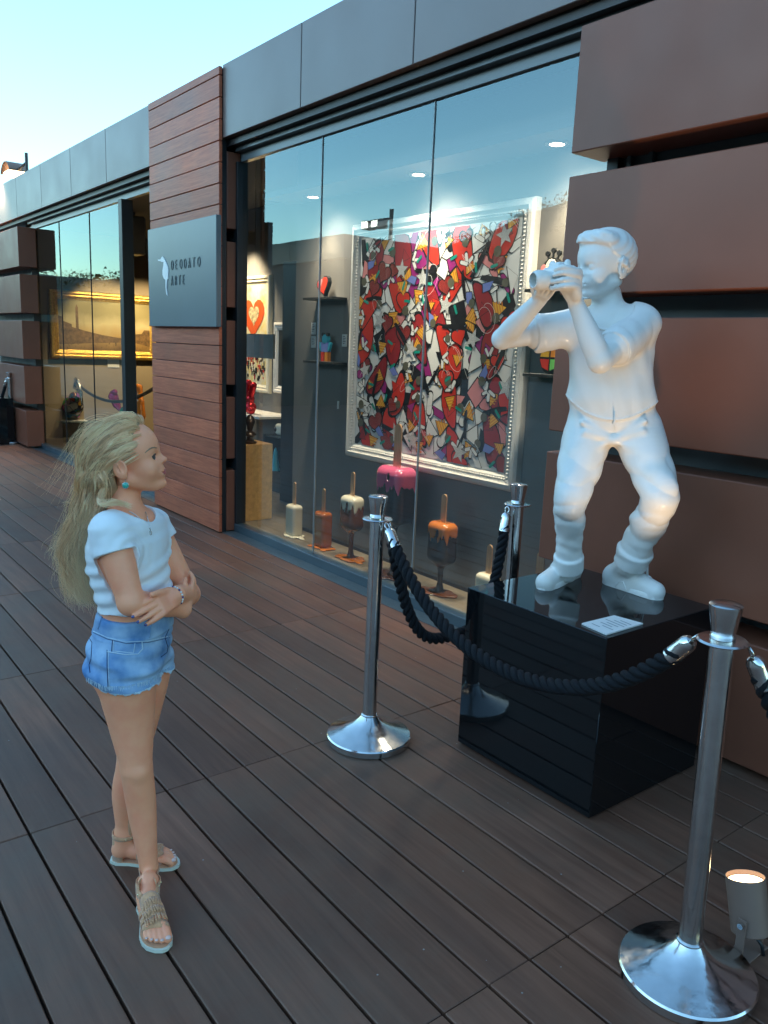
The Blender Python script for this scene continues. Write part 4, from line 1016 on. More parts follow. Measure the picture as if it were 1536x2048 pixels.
# beaded ornament along the frame
m = MB()
def bead(x, z, s_): m.add([(x-s_, -.048, z), (x, -.048, z-s_), (x+s_, -.048, z), (x, -.048, z+s_), (x, -.060, z)], [(0, 1, 4), (1, 2, 4), (2, 3, 4), (3, 0, 4)])
n_ = int((fx1-fx0-.12)/.022)
for i in range(n_):
    x = fx0+.06+i*.022
    for z in (fz0+.068, fz1-.068): bead(x, z, .010)
n_ = int((fz1-fz0-.12)/.022)
for i in range(n_):
    z = fz0+.06+i*.022
    for x in (fx0+.068, fx1-.068): bead(x, z, .010)
tag(m.build('carved_ornament', M['frame_white'], t, fix=False), kind='stuff')

def card(px, py, lab, sz=(.062, .09), Y=3.519, mt='white', group=None):
    p = onY(px, py, Y-.004); t = empty('label_card', (p[0], Y, p[2])); tag(t, lab, 'label', group)
    MB().box(-sz[0]/2, sz[0]/2, -.006, -.0005, -sz[1]/2, sz[1]/2, .001).build('card', M[mt], t)
    m = MB()
    for k in range(5): m.add([(-sz[0]*.28, -.0066, sz[1]*(.3-.14*k)), (sz[0]*(.1+.18*((k*7) % 2)), -.0066, sz[1]*(.3-.14*k)), (sz[0]*(.1+.18*((k*7) % 2)), -.0066, sz[1]*(.35-.14*k)), (-sz[0]*.28, -.0066, sz[1]*(.35-.14*k))], [(0, 1, 2, 3)])
    m.build('text_lines', M['black'], t, fix=False)
card(627, 657, 'upper of the two small white label cards left of the shelves'); card(627, 684, 'lower of the two small white label cards left of the shelves'); card(689, 681, 'small white label card beside the large white frame')
t = empty('wall_switch', tuple(onY(677, 810, 3.516))); tag(t, 'small narrow white wall switch below the display shelves', 'switch'); MB().box(-.012, .012, -.006, .001, -.03, .03, .002).build('plate', M['white'], t)
def shelf(px0, px1, py, lab):
    a, b = onY(px0, py, 3.46), onY(px1, py, 3.46); t = empty('wall_shelf', ((a[0]+b[0])/2, 3.5195, a[2])); tag(t, lab, 'shelf', 'small black wall shelves'); hw = (b[0]-a[0])/2
    MB().box(-hw, hw, -.13, -.0005, -.009, .009, .0015).build('board', M['black'], t); return t, hw
s1, hw = shelf(621, 681, 599, 'upper small black shelf with the red heart figure on it'); s2, _ = shelf(621, 681, 723, 'lower small black shelf with the blue figurine on it')
s3, _ = shelf(1062, 1122, 749, 'lower small black shelf right of the large painting'); s4, _ = shelf(1066, 1126, 583, 'upper small black shelf behind the statue camera')
def flatfig(name, lab, cat, shelf_, parts, dx=0.0, dy=-.07):
    L_ = shelf_.location; t = empty(name, (L_.x+dx, L_.y+dy, L_.z+.0095)); tag(t, lab, cat)
    for (nm, poly, mt, y0, th) in parts:
        m = MB(); m.prism(poly, th, Matrix(((1, 0, 0, 0), (0, 0, 1, y0), (0, 1, 0, 0), (0, 0, 0, 1)))); m.build(nm, mt, t)
    return t
def sc(poly, s, cx=0, cz=0, rot=0, sx=1): c, n = math.cos(rot), math.sin(rot); return [(cx+s*(p[0]*sx*c-p[1]*n), cz+s*(p[0]*sx*n+p[1]*c)) for p in poly]
flatfig('heart_figurine', 'red heart figurine outlined in black on the upper left shelf', 'figurine', s1, [('outline', sc(heart(), .088, 0, .088, .25), M['black'], 0, .03), ('heart', sc(heart(), .072, 0, .090, .25), cmat('red', (.55, .035, .02)), -.004, .006), ('patch', sc(heart(), .03, -.025, .11, .25), cmat('rose', (.65, .25, .25)), -.006, .003)], -.02)
blue = cmat('blue', (.16, .22, .55)); cy = cmat('cyan', (.03, .35, .50))
flatfig('blue_figurine', 'blue cartoon like standing figurine with red legs on the lower left shelf', 'figurine', s2, [
    ('head', sc(circ(), .036, 0, .165), cy, 0, .03), ('ear', sc(circ(8), .014, -.03, .20), M['black'], 0, .02), ('ear', sc(circ(8), .014, .03, .20), M['black'], 0, .02),
    ('torso', [(-.045, .07), (.045, .07), (.05, .14), (-.05, .14)], blue, 0, .03), ('arm', sc(capsule(), .035, -.06, .11, .4), cy, .0, .02), ('arm', sc(capsule(), .035, .06, .11, -.4), cy, .0, .02),
    ('leg', [(-.045, 0), (-.006, 0), (-.006, .068), (-.045, .068)], cmat('red', (.55, .035, .02)), 0, .03), ('leg', [(.006, 0), (.045, 0), (.045, .068), (.006, .068)], cmat('ora', (.6, .22, .03)), 0, .03)])
flatfig('round_figurine', 'round stained glass like figurine in red and green on the lower right shelf', 'figurine', s3, [('rim', sc(circ(20), .085, 0, .085, sx=.85), M['black'], 0, .03)]+[
    ('patch', sc([(0, 0), (.9, 0), (.65, .65), (0, .9)], .068, .006*a, .085+.006*b, [0, math.pi/2, math.pi, -math.pi/2][k]), cmat(cn, cv), -.004, .005) for k, (a, b, cn, cv) in enumerate(((1, 1, 'ora', (.6, .22, .03)), (-1, 1, 'yel', (.75, .42, .04)), (-1, -1, 'red', (.55, .035, .02)), (1, -1, 'lime', (.15, .5, .12))))], .03)
flatfig('pink_figurine', 'pale pink figurine with dark knobbly top on the upper right shelf', 'figurine', s4, [('body', sc(circ(16), .085, 0, .08, sx=.8), M['black'], 0, .03), ('face', sc(circ(16), .072, 0, .085, sx=.62), M['cream'], -.004, .005), ('side', sc(circ(10), .03, -.05, .10, sx=.7), cmat('rose', (.65, .25, .25)), -.006, .004), ('side', sc(circ(10), .03, .05, .10, sx=.7), cmat('rose', (.65, .25, .25)), -.006, .004)]+
    [('knob', sc(circ(8), .014, x, z), M['black'], .005, .015) for x, z in ((-.04, .185), (0, .20), (.04, .185))]+[('stalk', [(x*.6-.004, .14), (x*.6+.004, .14), (x+.004, z), (x-.004, z)], M['black'], .006, .01) for x, z in ((-.04, .18), (0, .19), (.04, .18))], .02)

# inner room: heart picture, mirror frame, pedestal, red rabbit-like sculpture, black cabinet
YB = 4.6
a, b = onY(540, 549, YB-.04), onY(541, 788, YB-.04); x1_ = a[0]; x0_ = x1_-1.0; z0_, z1_ = b[2], a[2]
t = empty('heart_painting', (0, YB-.001, 0)); tag(t, 'orange heart painting in a white frame glimpsed through the left pane', 'painting')
frame(t, x0_, x1_, z0_, z1_, .10, .05, 0, M['cream']); MB().box(x0_+.08, x1_-.08, -.02, -.001, z0_+.08, z1_-.08).build('canvas', mat('yellow_mottled_canvas', (.75, .55, .12), .5, var=.9, vscale=9, vcol=(.75, .75, .62)), t)
ccx, ccz = x0_+.60, (z0_+z1_)/2+.20
m = MB(); m.prism(sc(heart(30), .27, ccx, ccz), .004, Matrix(((1, 0, 0, 0), (0, 0, -1, -.021), (0, 1, 0, 0), (0, 0, 0, 1)))); m.build('heart_shape', mat('orange_red_paint', (.70, .10, .02), .5), t)
m = MB(); m.prism(sc(heart(30), .13, ccx+.02, ccz+.02), .002, Matrix(((1, 0, 0, 0), (0, 0, -1, -.0255), (0, 1, 0, 0), (0, 0, 0, 1)))); m.build('inner_marks', mat('ochre_marks', (.55, .45, .25), .5, var=.8, vscale=30), t)
m = MB(); rr = random.Random(3)
for k in range(130):
    x = x0_+.12+rr.random()*(x1_-x0_-.26); z = z0_+.12+rr.random()*.26; w2, h2 = rr.uniform(.01, .035), rr.uniform(.02, .07); m.box(x, x+w2, -.0225-.00005*k, -.021, z, z+h2, m=rr.choice((0, 0, 1, 2)))
tag(m.build('paint_marks', [M['black'], M['cream'], cmat('red', (.55, .035, .02))], t), kind='stuff')
a, b = onY(549, 645, YB-.03), onY(549, 785, YB-.03)
t = empty('white_framed_mirror', (0, YB-.001, 0)); tag(t, 'dark picture in a carved white frame partly behind the black door jamb', 'picture')
frame(t, a[0], a[0]+.7, b[2], a[2], .09, .045, 0, M['frame_white']); MB().box(a[0]+.08, a[0]+.62, -.02, -.001, b[2]+.08, a[2]-.08).build('picture', M['black'], t)
p = onZ(497, 1040, .0625); t = empty('pedestal', (p[0]-.12, p[1]+.05, .0625)); tag(t, 'tall ochre wooden pedestal just inside the left pane', 'pedestal'); q = onY(513, 892, p[1])
PH = q[2]-.0625
MB().box(-.16, .16, -.16, .16, 0, PH, .003).build('box', mat('ochre_wood', (.50, .27, .09), .45, var=.2, vscale=30), t)
t2 = empty('dark_bronze_bust', (p[0]-.04, p[1]+.03, .0625+PH)); tag(t2, 'small dark stacked bronze piece standing on the ochre pedestal', 'sculpture')
auto(MB().lathe([(.055, 0), (.06, .015), (.03, .035), (.028, .06), (.055, .075), (.05, .09), (.02, .11), (.03, .15), (.045, .19), (.03, .23), (.008, .25)], 20).build('body', mat('bronze', (.06, .04, .03), .3, metal=.5), t2), 40)
p2 = onY(500, 822, YB-.35); t = empty('red_sculpture', (p2[0], YB-.35, p2[2]-.02)); tag(t, 'shiny red balloon like sculpture seen at the left edge of the window', 'sculpture')
s = SDF(); s.ball((0, 0, .06), .07, .01).cone((.0, 0, .14), (.07, 0, .30), .03, .04, .01).cone((-.03, 0, .14), (-.04, 0, .32), .03, .04, .01).ball((.0, 0, .15), .05, .01).ball((.07, -.02, .03), .04, .01)
sdf_obj('body', s.mesh(.008), mat('red_chrome', (.5, .01, .02), .12, metal=.6), t)
t = empty('glass_shelf', (p2[0], YB-.35, p2[2]-.04)); tag(t, 'pale wall shelf under the red sculpture', 'shelf'); MB().box(-.5, .42, -.12, .35, -.01, .012).build('board', M['white'], t)
c = onZ(548, 975, .0625); a = onY(528, 868, 4.2); t = empty('black_cabinet', (a[0]+.28, 4.2, .0625)); tag(t, 'black box cabinet with an open lit niche in the inner room', 'cabinet'); hz = a[2]-.0625
MB().box(-.30, .40, 0, .3, hz-.02, hz, .002).build('top', mat('dark_cabinet', (.03, .035, .037), .2, spec=.6), t); MB().box(-.30, .40, .26, .3, 0, hz-.021).build('back_panel', COLS.get('x') or mat('dark_cabinet2', (.03, .035, .037), .3), t)
MB().box(-.30, .40, 0, .26, 0, hz*.38).build('base', mat('dark_cabinet3', (.035, .04, .042), .25), t); MB().box(-.30, -.27, 0, .255, hz*.381, hz-.021).build('side', M['black'], t)
z = hz+.0625
t = empty('white_lolly_piece', (a[0]+.18, 4.32, z+.001)); tag(t, 'small white chocolate spotted ice lolly on the black cabinet', 'sculpture')
s = SDF(); s.rbox((0, 0, .06), (.09, .05, .06), None, .03); sdf_obj('body', s.mesh(.007), M['cream'], t); m = MB(); m.box(-.018, .018, -.004, .004, .10, .30, .003); m.build('stick', M['stick'], t)
s = SDF(); s.ball((-.07, -.03, .06), .035, .01); sdf_obj('spot', s.mesh(.006), M['darkchoc'], t)
t = empty('blue_toy', (a[0]+.22, 4.215, .0625+hz*.38+.001)); tag(t, 'small turquoise and orange figure in the niche of the cabinet', 'figurine'); MB().lathe([(.05, 0), (.04, .04), (.03, .12), (.02, .2), (.005, .24)], 12).build('body', cmat('cyan', (.03, .35, .5)), t)
spot((x1_-.45, 4.15, 2.85), (x1_-.5, 4.6, 1.6), 45, 80, .7); spot((-6.9, 4.1, 2.9), (-6.9, 4.55, 1.2), 14, 100, .8)

# left room: gilded landscape, glass tables, colourful pieces
t = empty('golden_painting', (-12.499, 4.28, 0), R_(90)); tag(t, 'long golden city landscape painting in a heavy gilt frame on the far left wall', 'painting')
# local +X runs along world +Y, the front faces world +X (local -Y)
frame(t, -.82, .82, 1.24, 2.22, .13, .07, 0, M['gold'])
cv = bpy.data.materials.new('old_landscape_canvas'); cv.use_nodes = True; nt_ = cv.node_tree; pb_ = nt_.nodes['Principled BSDF']; tc = nt_.nodes.new('ShaderNodeTexCoord'); sp_ = nt_.nodes.new('ShaderNodeSeparateXYZ'); nt_.links.new(tc.outputs['Object'], sp_.inputs[0])
mr = nt_.nodes.new('ShaderNodeMapRange'); mr.inputs['From Min'].default_value = 1.35; mr.inputs['From Max'].default_value = 2.1; nt_.links.new(sp_.outputs[2], mr.inputs[0])
ns = nt_.nodes.new('ShaderNodeTexNoise'); ns.inputs['Scale'].default_value = 3; ns.inputs['Detail'].default_value = 7; nt_.links.new(tc.outputs['Object'], ns.inputs[0]); ad = nt_.nodes.new('ShaderNodeMath'); ad.operation = 'MULTIPLY_ADD'; ad.inputs[1].default_value = .5; nt_.links.new(ns.outputs[0], ad.inputs[0]); nt_.links.new(mr.outputs[0], ad.inputs[2])
cr = nt_.nodes.new('ShaderNodeValToRGB'); cr.color_ramp.elements[0].position = .25; cr.color_ramp.elements[0].color = (.16, .09, .03, 1); cr.color_ramp.elements[1].position = 1.0; cr.color_ramp.elements[1].color = (.26, .22, .10, 1); e = cr.color_ramp.elements.new(.55); e.color = (.42, .27, .09, 1); e = cr.color_ramp.elements.new(.8); e.color = (.45, .38, .2, 1)
nt_.links.new(ad.outputs[0], cr.inputs[0]); nt_.links.new(cr.outputs[0], pb_.inputs['Base Color']); pb_.inputs['Roughness'].default_value = .4
MB().box(-.72, .72, -.02, -.001, 1.34, 2.12).build('canvas', cv, t)
umb = mat('umber_paint', (.15, .085, .03), .6, var=.5, vscale=20); m = MB(); rr = random.Random(8); k = 0
def pq_(pts):
    global k
    k += 1; m.add([(a_, -.0205-.00004*k, b_) for a_, b_ in pts], [tuple(range(len(pts)))])
pq_([(-.72, 1.44), (-.72, 1.86), (-.62, 1.84), (-.62, 1.78), (-.50, 1.74), (-.50, 1.70), (-.30, 1.65), (-.05, 1.60), (.30, 1.555), (.30, 1.50), (-.1, 1.48)]); pq_([(.72, 1.44), (.72, 1.70), (.60, 1.70), (.56, 1.64), (.44, 1.63), (.44, 1.5)])
pq_([(-.44, 1.6), (-.44, 1.98), (-.42, 2.03), (-.40, 1.98), (-.40, 1.6)])
for i_ in range(9): x = -.66+.1*i_; z = 1.70-.022*i_; pq_([(x, z-.08), (x+.022, z-.08), (x+.022, z), (x, z)])
for i_ in range(60): x = rr.uniform(-.70, .70); z = rr.uniform(1.35, 1.47); pq_([(x, z), (x+.007, z), (x+.006, z+.028), (x+.001, z+.028)])
tag(m.build('painted_city', umb, t), kind='stuff')
spot((-11.4, 4.2, 2.9), (-12.5, 4.35, 1.5), 42, 62, .6, (1, .78, .45)); spot((-11.4, 5.0, 2.9), (-12.5, 4.8, 1.5), 34, 62, .6, (1, .78, .45)); spot((-9.6, 4.6, 2.95), (-9.8, 4.4, .5), 60, 120, .8, (1, .8, .52))
p = onX(227, 727, -12.49); t = empty('label_card', (-12.495, p[1], p[2]), R_(90)); tag(t, 'white label card under the long gilt framed painting', 'label'); MB().box(-.09, .09, -.006, .0, -.06, .06, .001).build('card', M['white'], t)
def gtable(x, y, z, hw, lab):
    t = empty('glass_table', (x, y, .0625)); tag(t, lab, 'table', 'glass topped display tables'); h_ = z-.0625
    MB().box(-hw, hw, -.25, .25, h_-.012, h_, .002).build('top', M['clearglass'], t); MB().tube([(0, 0, .02), (0, 0, h_-.013)], .03, 16).build('stem', M['chrome'], t, smooth='auto'); MB().lathe([(.2, 0), (.2, .01), (.03, .02)], 28).build('foot', M['chrome'], t, smooth='auto')
    MB().box(-hw*.7, hw*.7, -.18, .18, h_+.0005, h_+.012, .002).build('paper_mat', M['white'], t); return t
TP = onY(135, 838, 3.75); gtable(TP[0], 3.75, TP[2], .55, 'glass topped table holding the colourful animal sculpture')
vor = bpy.data.materials.new('multicolour_enamel'); vor.use_nodes = True; q = vor.node_tree; pb_ = q.nodes['Principled BSDF']; vt = q.nodes.new('ShaderNodeTexVoronoi'); vt.inputs['Scale'].default_value = 9; tc = q.nodes.new('ShaderNodeTexCoord'); q.links.new(tc.outputs['Object'], vt.inputs['Vector'])
v2 = q.nodes.new('ShaderNodeTexVoronoi'); v2.feature = 'DISTANCE_TO_EDGE'; v2.inputs['Scale'].default_value = 9; q.links.new(tc.outputs['Object'], v2.inputs['Vector']); lt = q.nodes.new('ShaderNodeMath'); lt.operation = 'GREATER_THAN'; lt.inputs[1].default_value = .06; q.links.new(v2.outputs[0], lt.inputs[0])
hs = q.nodes.new('ShaderNodeHueSaturation'); hs.inputs['Saturation'].default_value = 1.3; hs.inputs['Value'].default_value = .6; q.links.new(vt.outputs['Color'], hs.inputs['Color']); mx = q.nodes.new('ShaderNodeMix'); mx.data_type = 'RGBA'; q.links.new(lt.outputs[0], mx.inputs['Factor']); mx.inputs[6].default_value = (.01, .01, .01, 1); q.links.new(hs.outputs[0], mx.inputs[7]); q.links.new(mx.outputs[2], pb_.inputs['Base Color']); pb_.inputs['Roughness'].default_value = .15
def blob(name, lab, px, py, Y, prims, mt, cat='sculpture', zoff=0):
    p = onY(px, py, Y); t = empty(name, (p[0], Y, p[2]+zoff)); tag(t, lab, cat); s = SDF()
    for pr in prims: s.cone(*pr)
    sdf_obj('body', s.mesh(.012), mt, t); return t
blob('animal_sculpture', 'multicoloured enamel animal sculpture on the glass table in the left window', 138, 828, 3.75, [((-.22, 0, .12), (.22, 0, .14), .13, .15, .04), ((.26, 0, .2), (.36, -.02, .28), .10, .08, .03), ((-.24, .06, .05), (-.24, .06, .0), .04, .04, .02), ((-.24, -.06, .05), (-.24, -.06, .0), .04, .04, .02), ((.2, .06, .05), (.2, .06, 0), .04, .04, .02), ((.2, -.06, .05), (.2, -.06, 0), .04, .04, .02)], vor)
blob('red_box_sculpture', 'translucent red rounded block sculpture behind the glass table', 118, 800, 4.1, [((-.2, 0, .0), (-.2, 0, .2), .12, .12, .1), ((.25, 0, .0), (.25, 0, .2), .12, .12, .1), ((-.2, 0, .1), (.25, 0, .1), .13, .13, .05)], mat('red_gloss', (.5, .03, .02), .2, coat=.6))
blob('pink_balloon_sculpture', 'shiny pink crumpled balloon sculpture by the dark door post', 232, 802, 3.9, [((-.1, 0, .05), (.02, 0, -.05), .07, .05, .02), ((.02, 0, -.05), (.12, 0, -.1), .05, .03, .02), ((-.12, 0, .1), (-.04, 0, .12), .04, .04, .02)], mat('pink_chrome', (.7, .05, .3), .15, metal=.6))
blob('green_balloon_sculpture', 'shiny green and white ball sculpture beside the dark door post', 250, 818, 3.9, [((0, 0, -.03), (.05, 0, .0), .07, .05, .02), ((.07, 0, .07), (.09, 0, .09), .035, .03, .01)], mat('green_chrome', (.02, .45, .28), .15, metal=.4))
blob('orange_figure', 'orange and yellow looped toy like figure right of the dark door post', 276, 822, 3.7, [((-.05, 0, .22), (.02, 0, .28), .045, .05, .02), ((.02, 0, .28), (.07, 0, .12), .05, .045, .02), ((.07, 0, .12), (.06, 0, -.05), .05, .07, .02)], mat('orange_toy', (.85, .25, .02), .25, coat=.6))
blob('silver_figure', 'small silver acrobat figure on top of the animal sculpture', 155, 790, 3.72, [((-.12, 0, .1), (-.04, 0, .22), .03, .025, .01), ((-.04, 0, .22), (.05, 0, .2), .035, .03, .01), ((-.1, 0, .1), (.02, 0, .08), .03, .02, .01), ((.05, 0, .2), (.16, 0, .06), .022, .02, .01), ((.16, 0, .06), (.2, 0, -.12), .022, .02, .01)], M['chrome'])
# velvet barrier inside the doorway
m = MB(); A_, B_ = onY(150, 762, 3.9), onY(320, 768, 3.6); pts = [Vector(A_).lerp(Vector(B_), u)+Vector((0, 0, -.28*4*u*(1-u)*.9)) for u in np.linspace(0, 1, 20)]
t = empty('indoor_rope'); tag(t, 'thin black rope sagging inside the left gallery room', 'rope'); m.tube(pts, .022, 8).build('rope', M['black'], t, smooth=True)
t = empty('hanging_speaker', tuple(onY(268, 462, 3.8))); tag(t, 'black loudspeaker hanging in the top of the open doorway', 'speaker'); MB().box(-.14, .14, -.1, .1, -.28, .16, .02).build('cabinet', M['black'], t); MB().tube([(0, 0, .16), (0, 0, .75)], .02, 8).build('bracket', M['black'], t)

# ------------------------------------------------------------------ the girl
def build_girl():
    base = np.array([-2.12, .80, 0.0]); root = empty('person', tuple(base))
    tag(root, 'girl with long fair wavy hair, white crop top and denim shorts standing with folded arms', 'person')
    def own(o): o.parent = root; o.matrix_parent_inverse = Matrix.Translation(-Vector(base)); return o
    G = Plane(base); W = G.w; Rt = G.r; T = -W
    th = R_(36); tf = Rt*math.cos(th)+T*math.sin(th); tl = np.cross(Z1, tf)           # torso forward / her left
    ph = R_(22); pf_ = Rt*math.cos(ph)+T*math.sin(ph); pl = np.cross(Z1, pf_)
    s = SDF()
    # --- legs
    hipR, knR, anR = G(252, 1352, -.055), G(273, 1535, -.085), G(299, 1742, -.095)
    hipL, knL, anL = G(289, 1345, .06), G(262, 1532, .06), G(250, 1668, .065)
    s.chain([hipR, hipR*.5+knR*.5+W*.01, knR], [.080, .0635, .0445], .03)
    calfR = knR*.62+anR*.38+W*.012
    s.chain([knR, calfR, knR*.25+anR*.75, anR], [.0445, .0415, .031, .026], .004)
    s.ell(knR+T*.020+Rt*.006-Z1*.005, (.024, .024, .030), [Rt, T, Z1], .012)
    s.chain([hipL, hipL*.5+knL*.5, knL], [.074, .060, .043], .03); s.chain([knL, knL*.62+anL*.38-Rt*.008, anL], [.043, .041, .026], .004)
    # --- feet
    hR, tR = onZ(291, 1800, .012), onZ(313, 1872, .012); hL, tL = onZ(226, 1712, .012), onZ(354, 1722, .012)
    dR, dL = nrm(tR-hR), nrm(tL-hL); LR, LLn = .200, .200
    hR = hR-dR*.0; hL = hL-dL*.0
    anR[:2] = (anR[:2]*.4+(hR+dR*.035)[:2]*.6); anL[:2] = (anL[:2]*.3+(hL+dL*.04)[:2]*.7)
    toesR, PR = foot(s, hR, hR+dR, LR, anR, side=1); toesL, PL = foot(s, hL, hL+dL, LLn, anL, side=-1)
    # --- pelvis, torso
    pc = G(262, 1290, .0)
    s.ell(pc, (.098, .128, .10), [pf_, pl, Z1], .05)
    s.ell(G(240, 1318, .0), (.075, .11, .075), [pf_, pl, Z1], .04)
    wc = G(273, 1215, .0); s.ell(wc, (.078, .106, .09), [tf, tl, Z1], .06)
    mc = G(264, 1150, .0); s.ell(mc, (.080, .108, .10), [tf, tl, Z1], .06)
    cc = G(252, 1090, .0); s.ell(cc, (.086, .115, .10), [tf, tl, nrm(Z1-tf*.12)], .05)
    shR, shL = G(220, 1062, -.095), G(305, 1050, .095)
    s.cone(shR*.75+shL*.25, shL*.75+shR*.25, .048, .045, .05)
    nb, nt2 = G(249, 1040, .0), G(253, 968, .0); s.chain([nb, nt2], [.043, .037], .035)
    # --- arms
    elR, wrR = G(262, 1205, -.155), G(366, 1218, -.045)
    s.chain([shR, shR*.55+elR*.45, elR], [.046, .042, .034], .02); s.chain([elR, elR*.7+wrR*.3, wrR], [.034, .034, .023], .012)
    elL, wrL = G(378, 1188, .07), G(352, 1190, -.105)
    s.chain([shL, shL*.5+elL*.5, elL], [.041, .037, .031], .02); s.chain([elL, elL*.65+wrL*.35, wrL], [.031, .032, .022], .012)
    # hands: her left lies over the right forearm, her right is tucked behind the left elbow
    hd = nrm(G(285, 1232, -.205)-wrL)
    tips, F, U, Tt = hand(s, wrL, hd, nrm(T*.9+Z1*.25), .150, side=-1, spread=.07, curls=(.30, .28, .34, .42), thumbdir=nrm(hd*.8+Z1*.30+T*.1), k=.0035)
    tips2, *_ = hand(s, wrR, nrm(G(392, 1172, .02)-wrR), nrm(Rt*.8-W*.3), .135, side=1, spread=.06, curl=.35, k=.0035, thumb=True)
    # --- head
    pitch = R_(12.5); yaw = R_(7)
    hf = nrm(nrm(Rt*math.cos(yaw)+T*math.sin(yaw))*math.cos(pitch)+Z1*math.sin(pitch)); A = axes(hf, Z1); H = .208
    O = G(277, 987, .0)+Z1*.0
    earpx = G(233, 938, -.07)
    HW = human_head(s, O, A, H, ears=(-1, 1), sock='open')
    # refine: the nose is small and upturned
    body = own(sdf_obj('body', s.mesh(.0026, pad=.014), [M['skin'], M['lips']], None, 1))
    def inv(P): q = (P-O)/H; return q@A[0], q@A[1], q@A[2]
    def fm(C):
        x, y, z = inv(C); r = (np.abs(y) < .092-.9*np.abs(z-.219)) & (x > .372) & (z > .183) & (z < .252); return r.astype(int)
    facemat(body, fm)
    # eyes, lids, brows
    for q in (-1, 1):
        c = HW(.272, q*.142, .455); e = MB(); R0 = .074*H
        me = bpy.data.meshes.new('eye'); import bmesh; b = bmesh.new(); bmesh.ops.create_uvsphere(b, u_segments=24, v_segments=16, radius=R0); b.to_mesh(me); b.free()
        me.materials.append(M['eye_white']); me.materials.append(M['iris']); me.transform(Matrix.Translation(Vector(c)))
        me.polygons.foreach_set('use_smooth', [True]*len(me.polygons)); o = own(link_mesh('eye', me)); gz = nrm(A[0]*.80+A[1]*q*.50)
        facemat(o, lambda C: ((C-c)@gz > R0*.83).astype(int))
        m = MB(); arc = [HW(.351-.028*u*u-.012*u, q*(.146+.072*u), .484-.022*u*u) for u in np.linspace(-1, 1, 9)]
        m.tube(arc, [.0006, .0011, .0014, .0016, .0017, .0018, .0018, .0016, .0010], 6); 
        own(m.build('eyelashes', M['lash'], None, smooth=True))
        m = MB(); m.tube([HW(.362-.055*u*u, q*(.085+.13*u), .560+.020*math.sin(u*2.6)) for u in np.linspace(0, 1.1, 9)], [.0010, .0018, .0021, .002, .0019, .0017, .0014, .001, .0006], 6)
        if q == -1:
            from mathutils.bvhtree import BVHTree
            bb_ = BVHTree.FromPolygons([v.co.copy() for v in body.data.vertices], [tuple(p.vertices) for p in body.data.polygons]); m = MB(); pts = []
            for px, py in ((290, 906), (294, 902), (299, 898), (304, 895.5), (309, 895), (313, 896)):
                d_ = Vector(nrm(ray(px, py))); h_ = bb_.ray_cast(Vector(E0), d_, 5)
                if h_[0] is not None: pts.append(h_[0]-d_*.0006)
            if len(pts) > 2: m.tube(pts, [.0009, .0014, .0018, .0019, .0018, .0013][:len(pts)], 6)
        own(m.build('eyebrow', M['brow'], None, smooth=True))
    # earring
    lob = HW(-.055, -.352, .285); er = MB(); er.tube([lob+Z1*.004, lob-Z1*.012], .0009, 6); e1 = own(er.build('earring', M['silver'], None))
    er = MB(); er.lathe([(.0001, -.0028), (.0068, -.0026), (.0078, 0), (.0068, .0026), (.0001, .0028)], 20, cap=False); e2 = er.build('stone', M['teal_stone'], None, smooth=True)
    Q = Vector(T).to_track_quat('Z', 'Y').to_matrix().to_4x4(); Q.translation = Vector(lob-Z1*.0205); e2.data.transform(Q); e2.parent = e1
    er = MB(); er.tube([Vector(lob-Z1*.0205)+Vector(Rt)*.0082*math.cos(a)+Vector(Z1)*.0082*math.sin(a) for a in np.linspace(0, 6.28, 20)[:-1]], .0011, 6, closed=True); e3 = er.build('rim', M['silver'], None, smooth=True); e3.parent = e1
    # necklace
    def chestp(px, py): return G(px, py, 0)
    nk = []
    for u in np.linspace(0, 1, 22):
        px = 263+37*u if False else 0
    left = [(258, 1022), (270, 1029), (283, 1040), (293, 1050), (301, 1060)]; right = [(301, 1060), (298, 1046), (294, 1032), (290, 1021)]
    def surf(px, py):                       # march the sight line on to the chest surface
        d = nrm(ray(px, py)); t0 = 1.2
        for _ in range(60):
            P = E0+d*t0; q1 = (P-cc)@np.array([tf, tl, nrm(Z1-tf*.12)]).T; r1 = np.array([.097, .126, .11]); k0 = np.linalg.norm(q1/r1); k1 = np.linalg.norm(q1/r1**2); dd = k0*(k0-1)/k1
            a, b2 = shR*.75+shL*.25, shL*.75+shR*.25; ab = b2-a; tt = np.clip((P-a)@ab/(ab@ab), 0, 1); d2 = np.linalg.norm(P-a-ab*tt)-.056
            dd = min(dd, d2)
            if dd < .0015: break
            t0 += max(dd, .001)
        return E0+d*(t0-.006)
    m = MB(); pts = [surf(*p) for p in left]+[surf(*p) for p in right[1:]]
    fine = []
    for a, b2 in zip(pts[:-1], pts[1:]):
        for u in np.linspace(0, 1, 5)[:-1]: fine.append(a*(1-u)+b2*u)
    m.tube(fine, .0012, 5); own(m.build('necklace', M['silver'], None, smooth=True)); e = fine[len([p for p in left])*4-4]
    m = MB(); m.tube([Vector(surf(301, 1062))+Vector(Rt)*.003*math.cos(a)+Vector(Z1)*.006*math.sin(a)-Vector(Z1)*.005 for a in np.linspace(0, 6.28, 12)[:-1]], .0012, 5, closed=True); own(m.build('pendant', M['silver'], None, smooth=True))
    # bracelet
    ba = nrm(hd); b1 = nrm(np.cross(ba, Z1)); b2 = np.cross(ba, b1); m = MB(); bc = wrL+ba*.004
    for i in range(22):
        a = 2*math.pi*i/22; c_ = bc+(b1*math.cos(a)+b2*math.sin(a))*.0262; m.lathe([(.0001, -.003), (.0024, -.002), (.003, 0), (.0024, .002), (.0001, .003)], 8, c=tuple(c_), cap=False, m=[0, 0, 1][i % 3])
    tag(own(m.build('bracelet_beads', [M['white'], M['nail']], None, smooth=True)), kind='stuff')
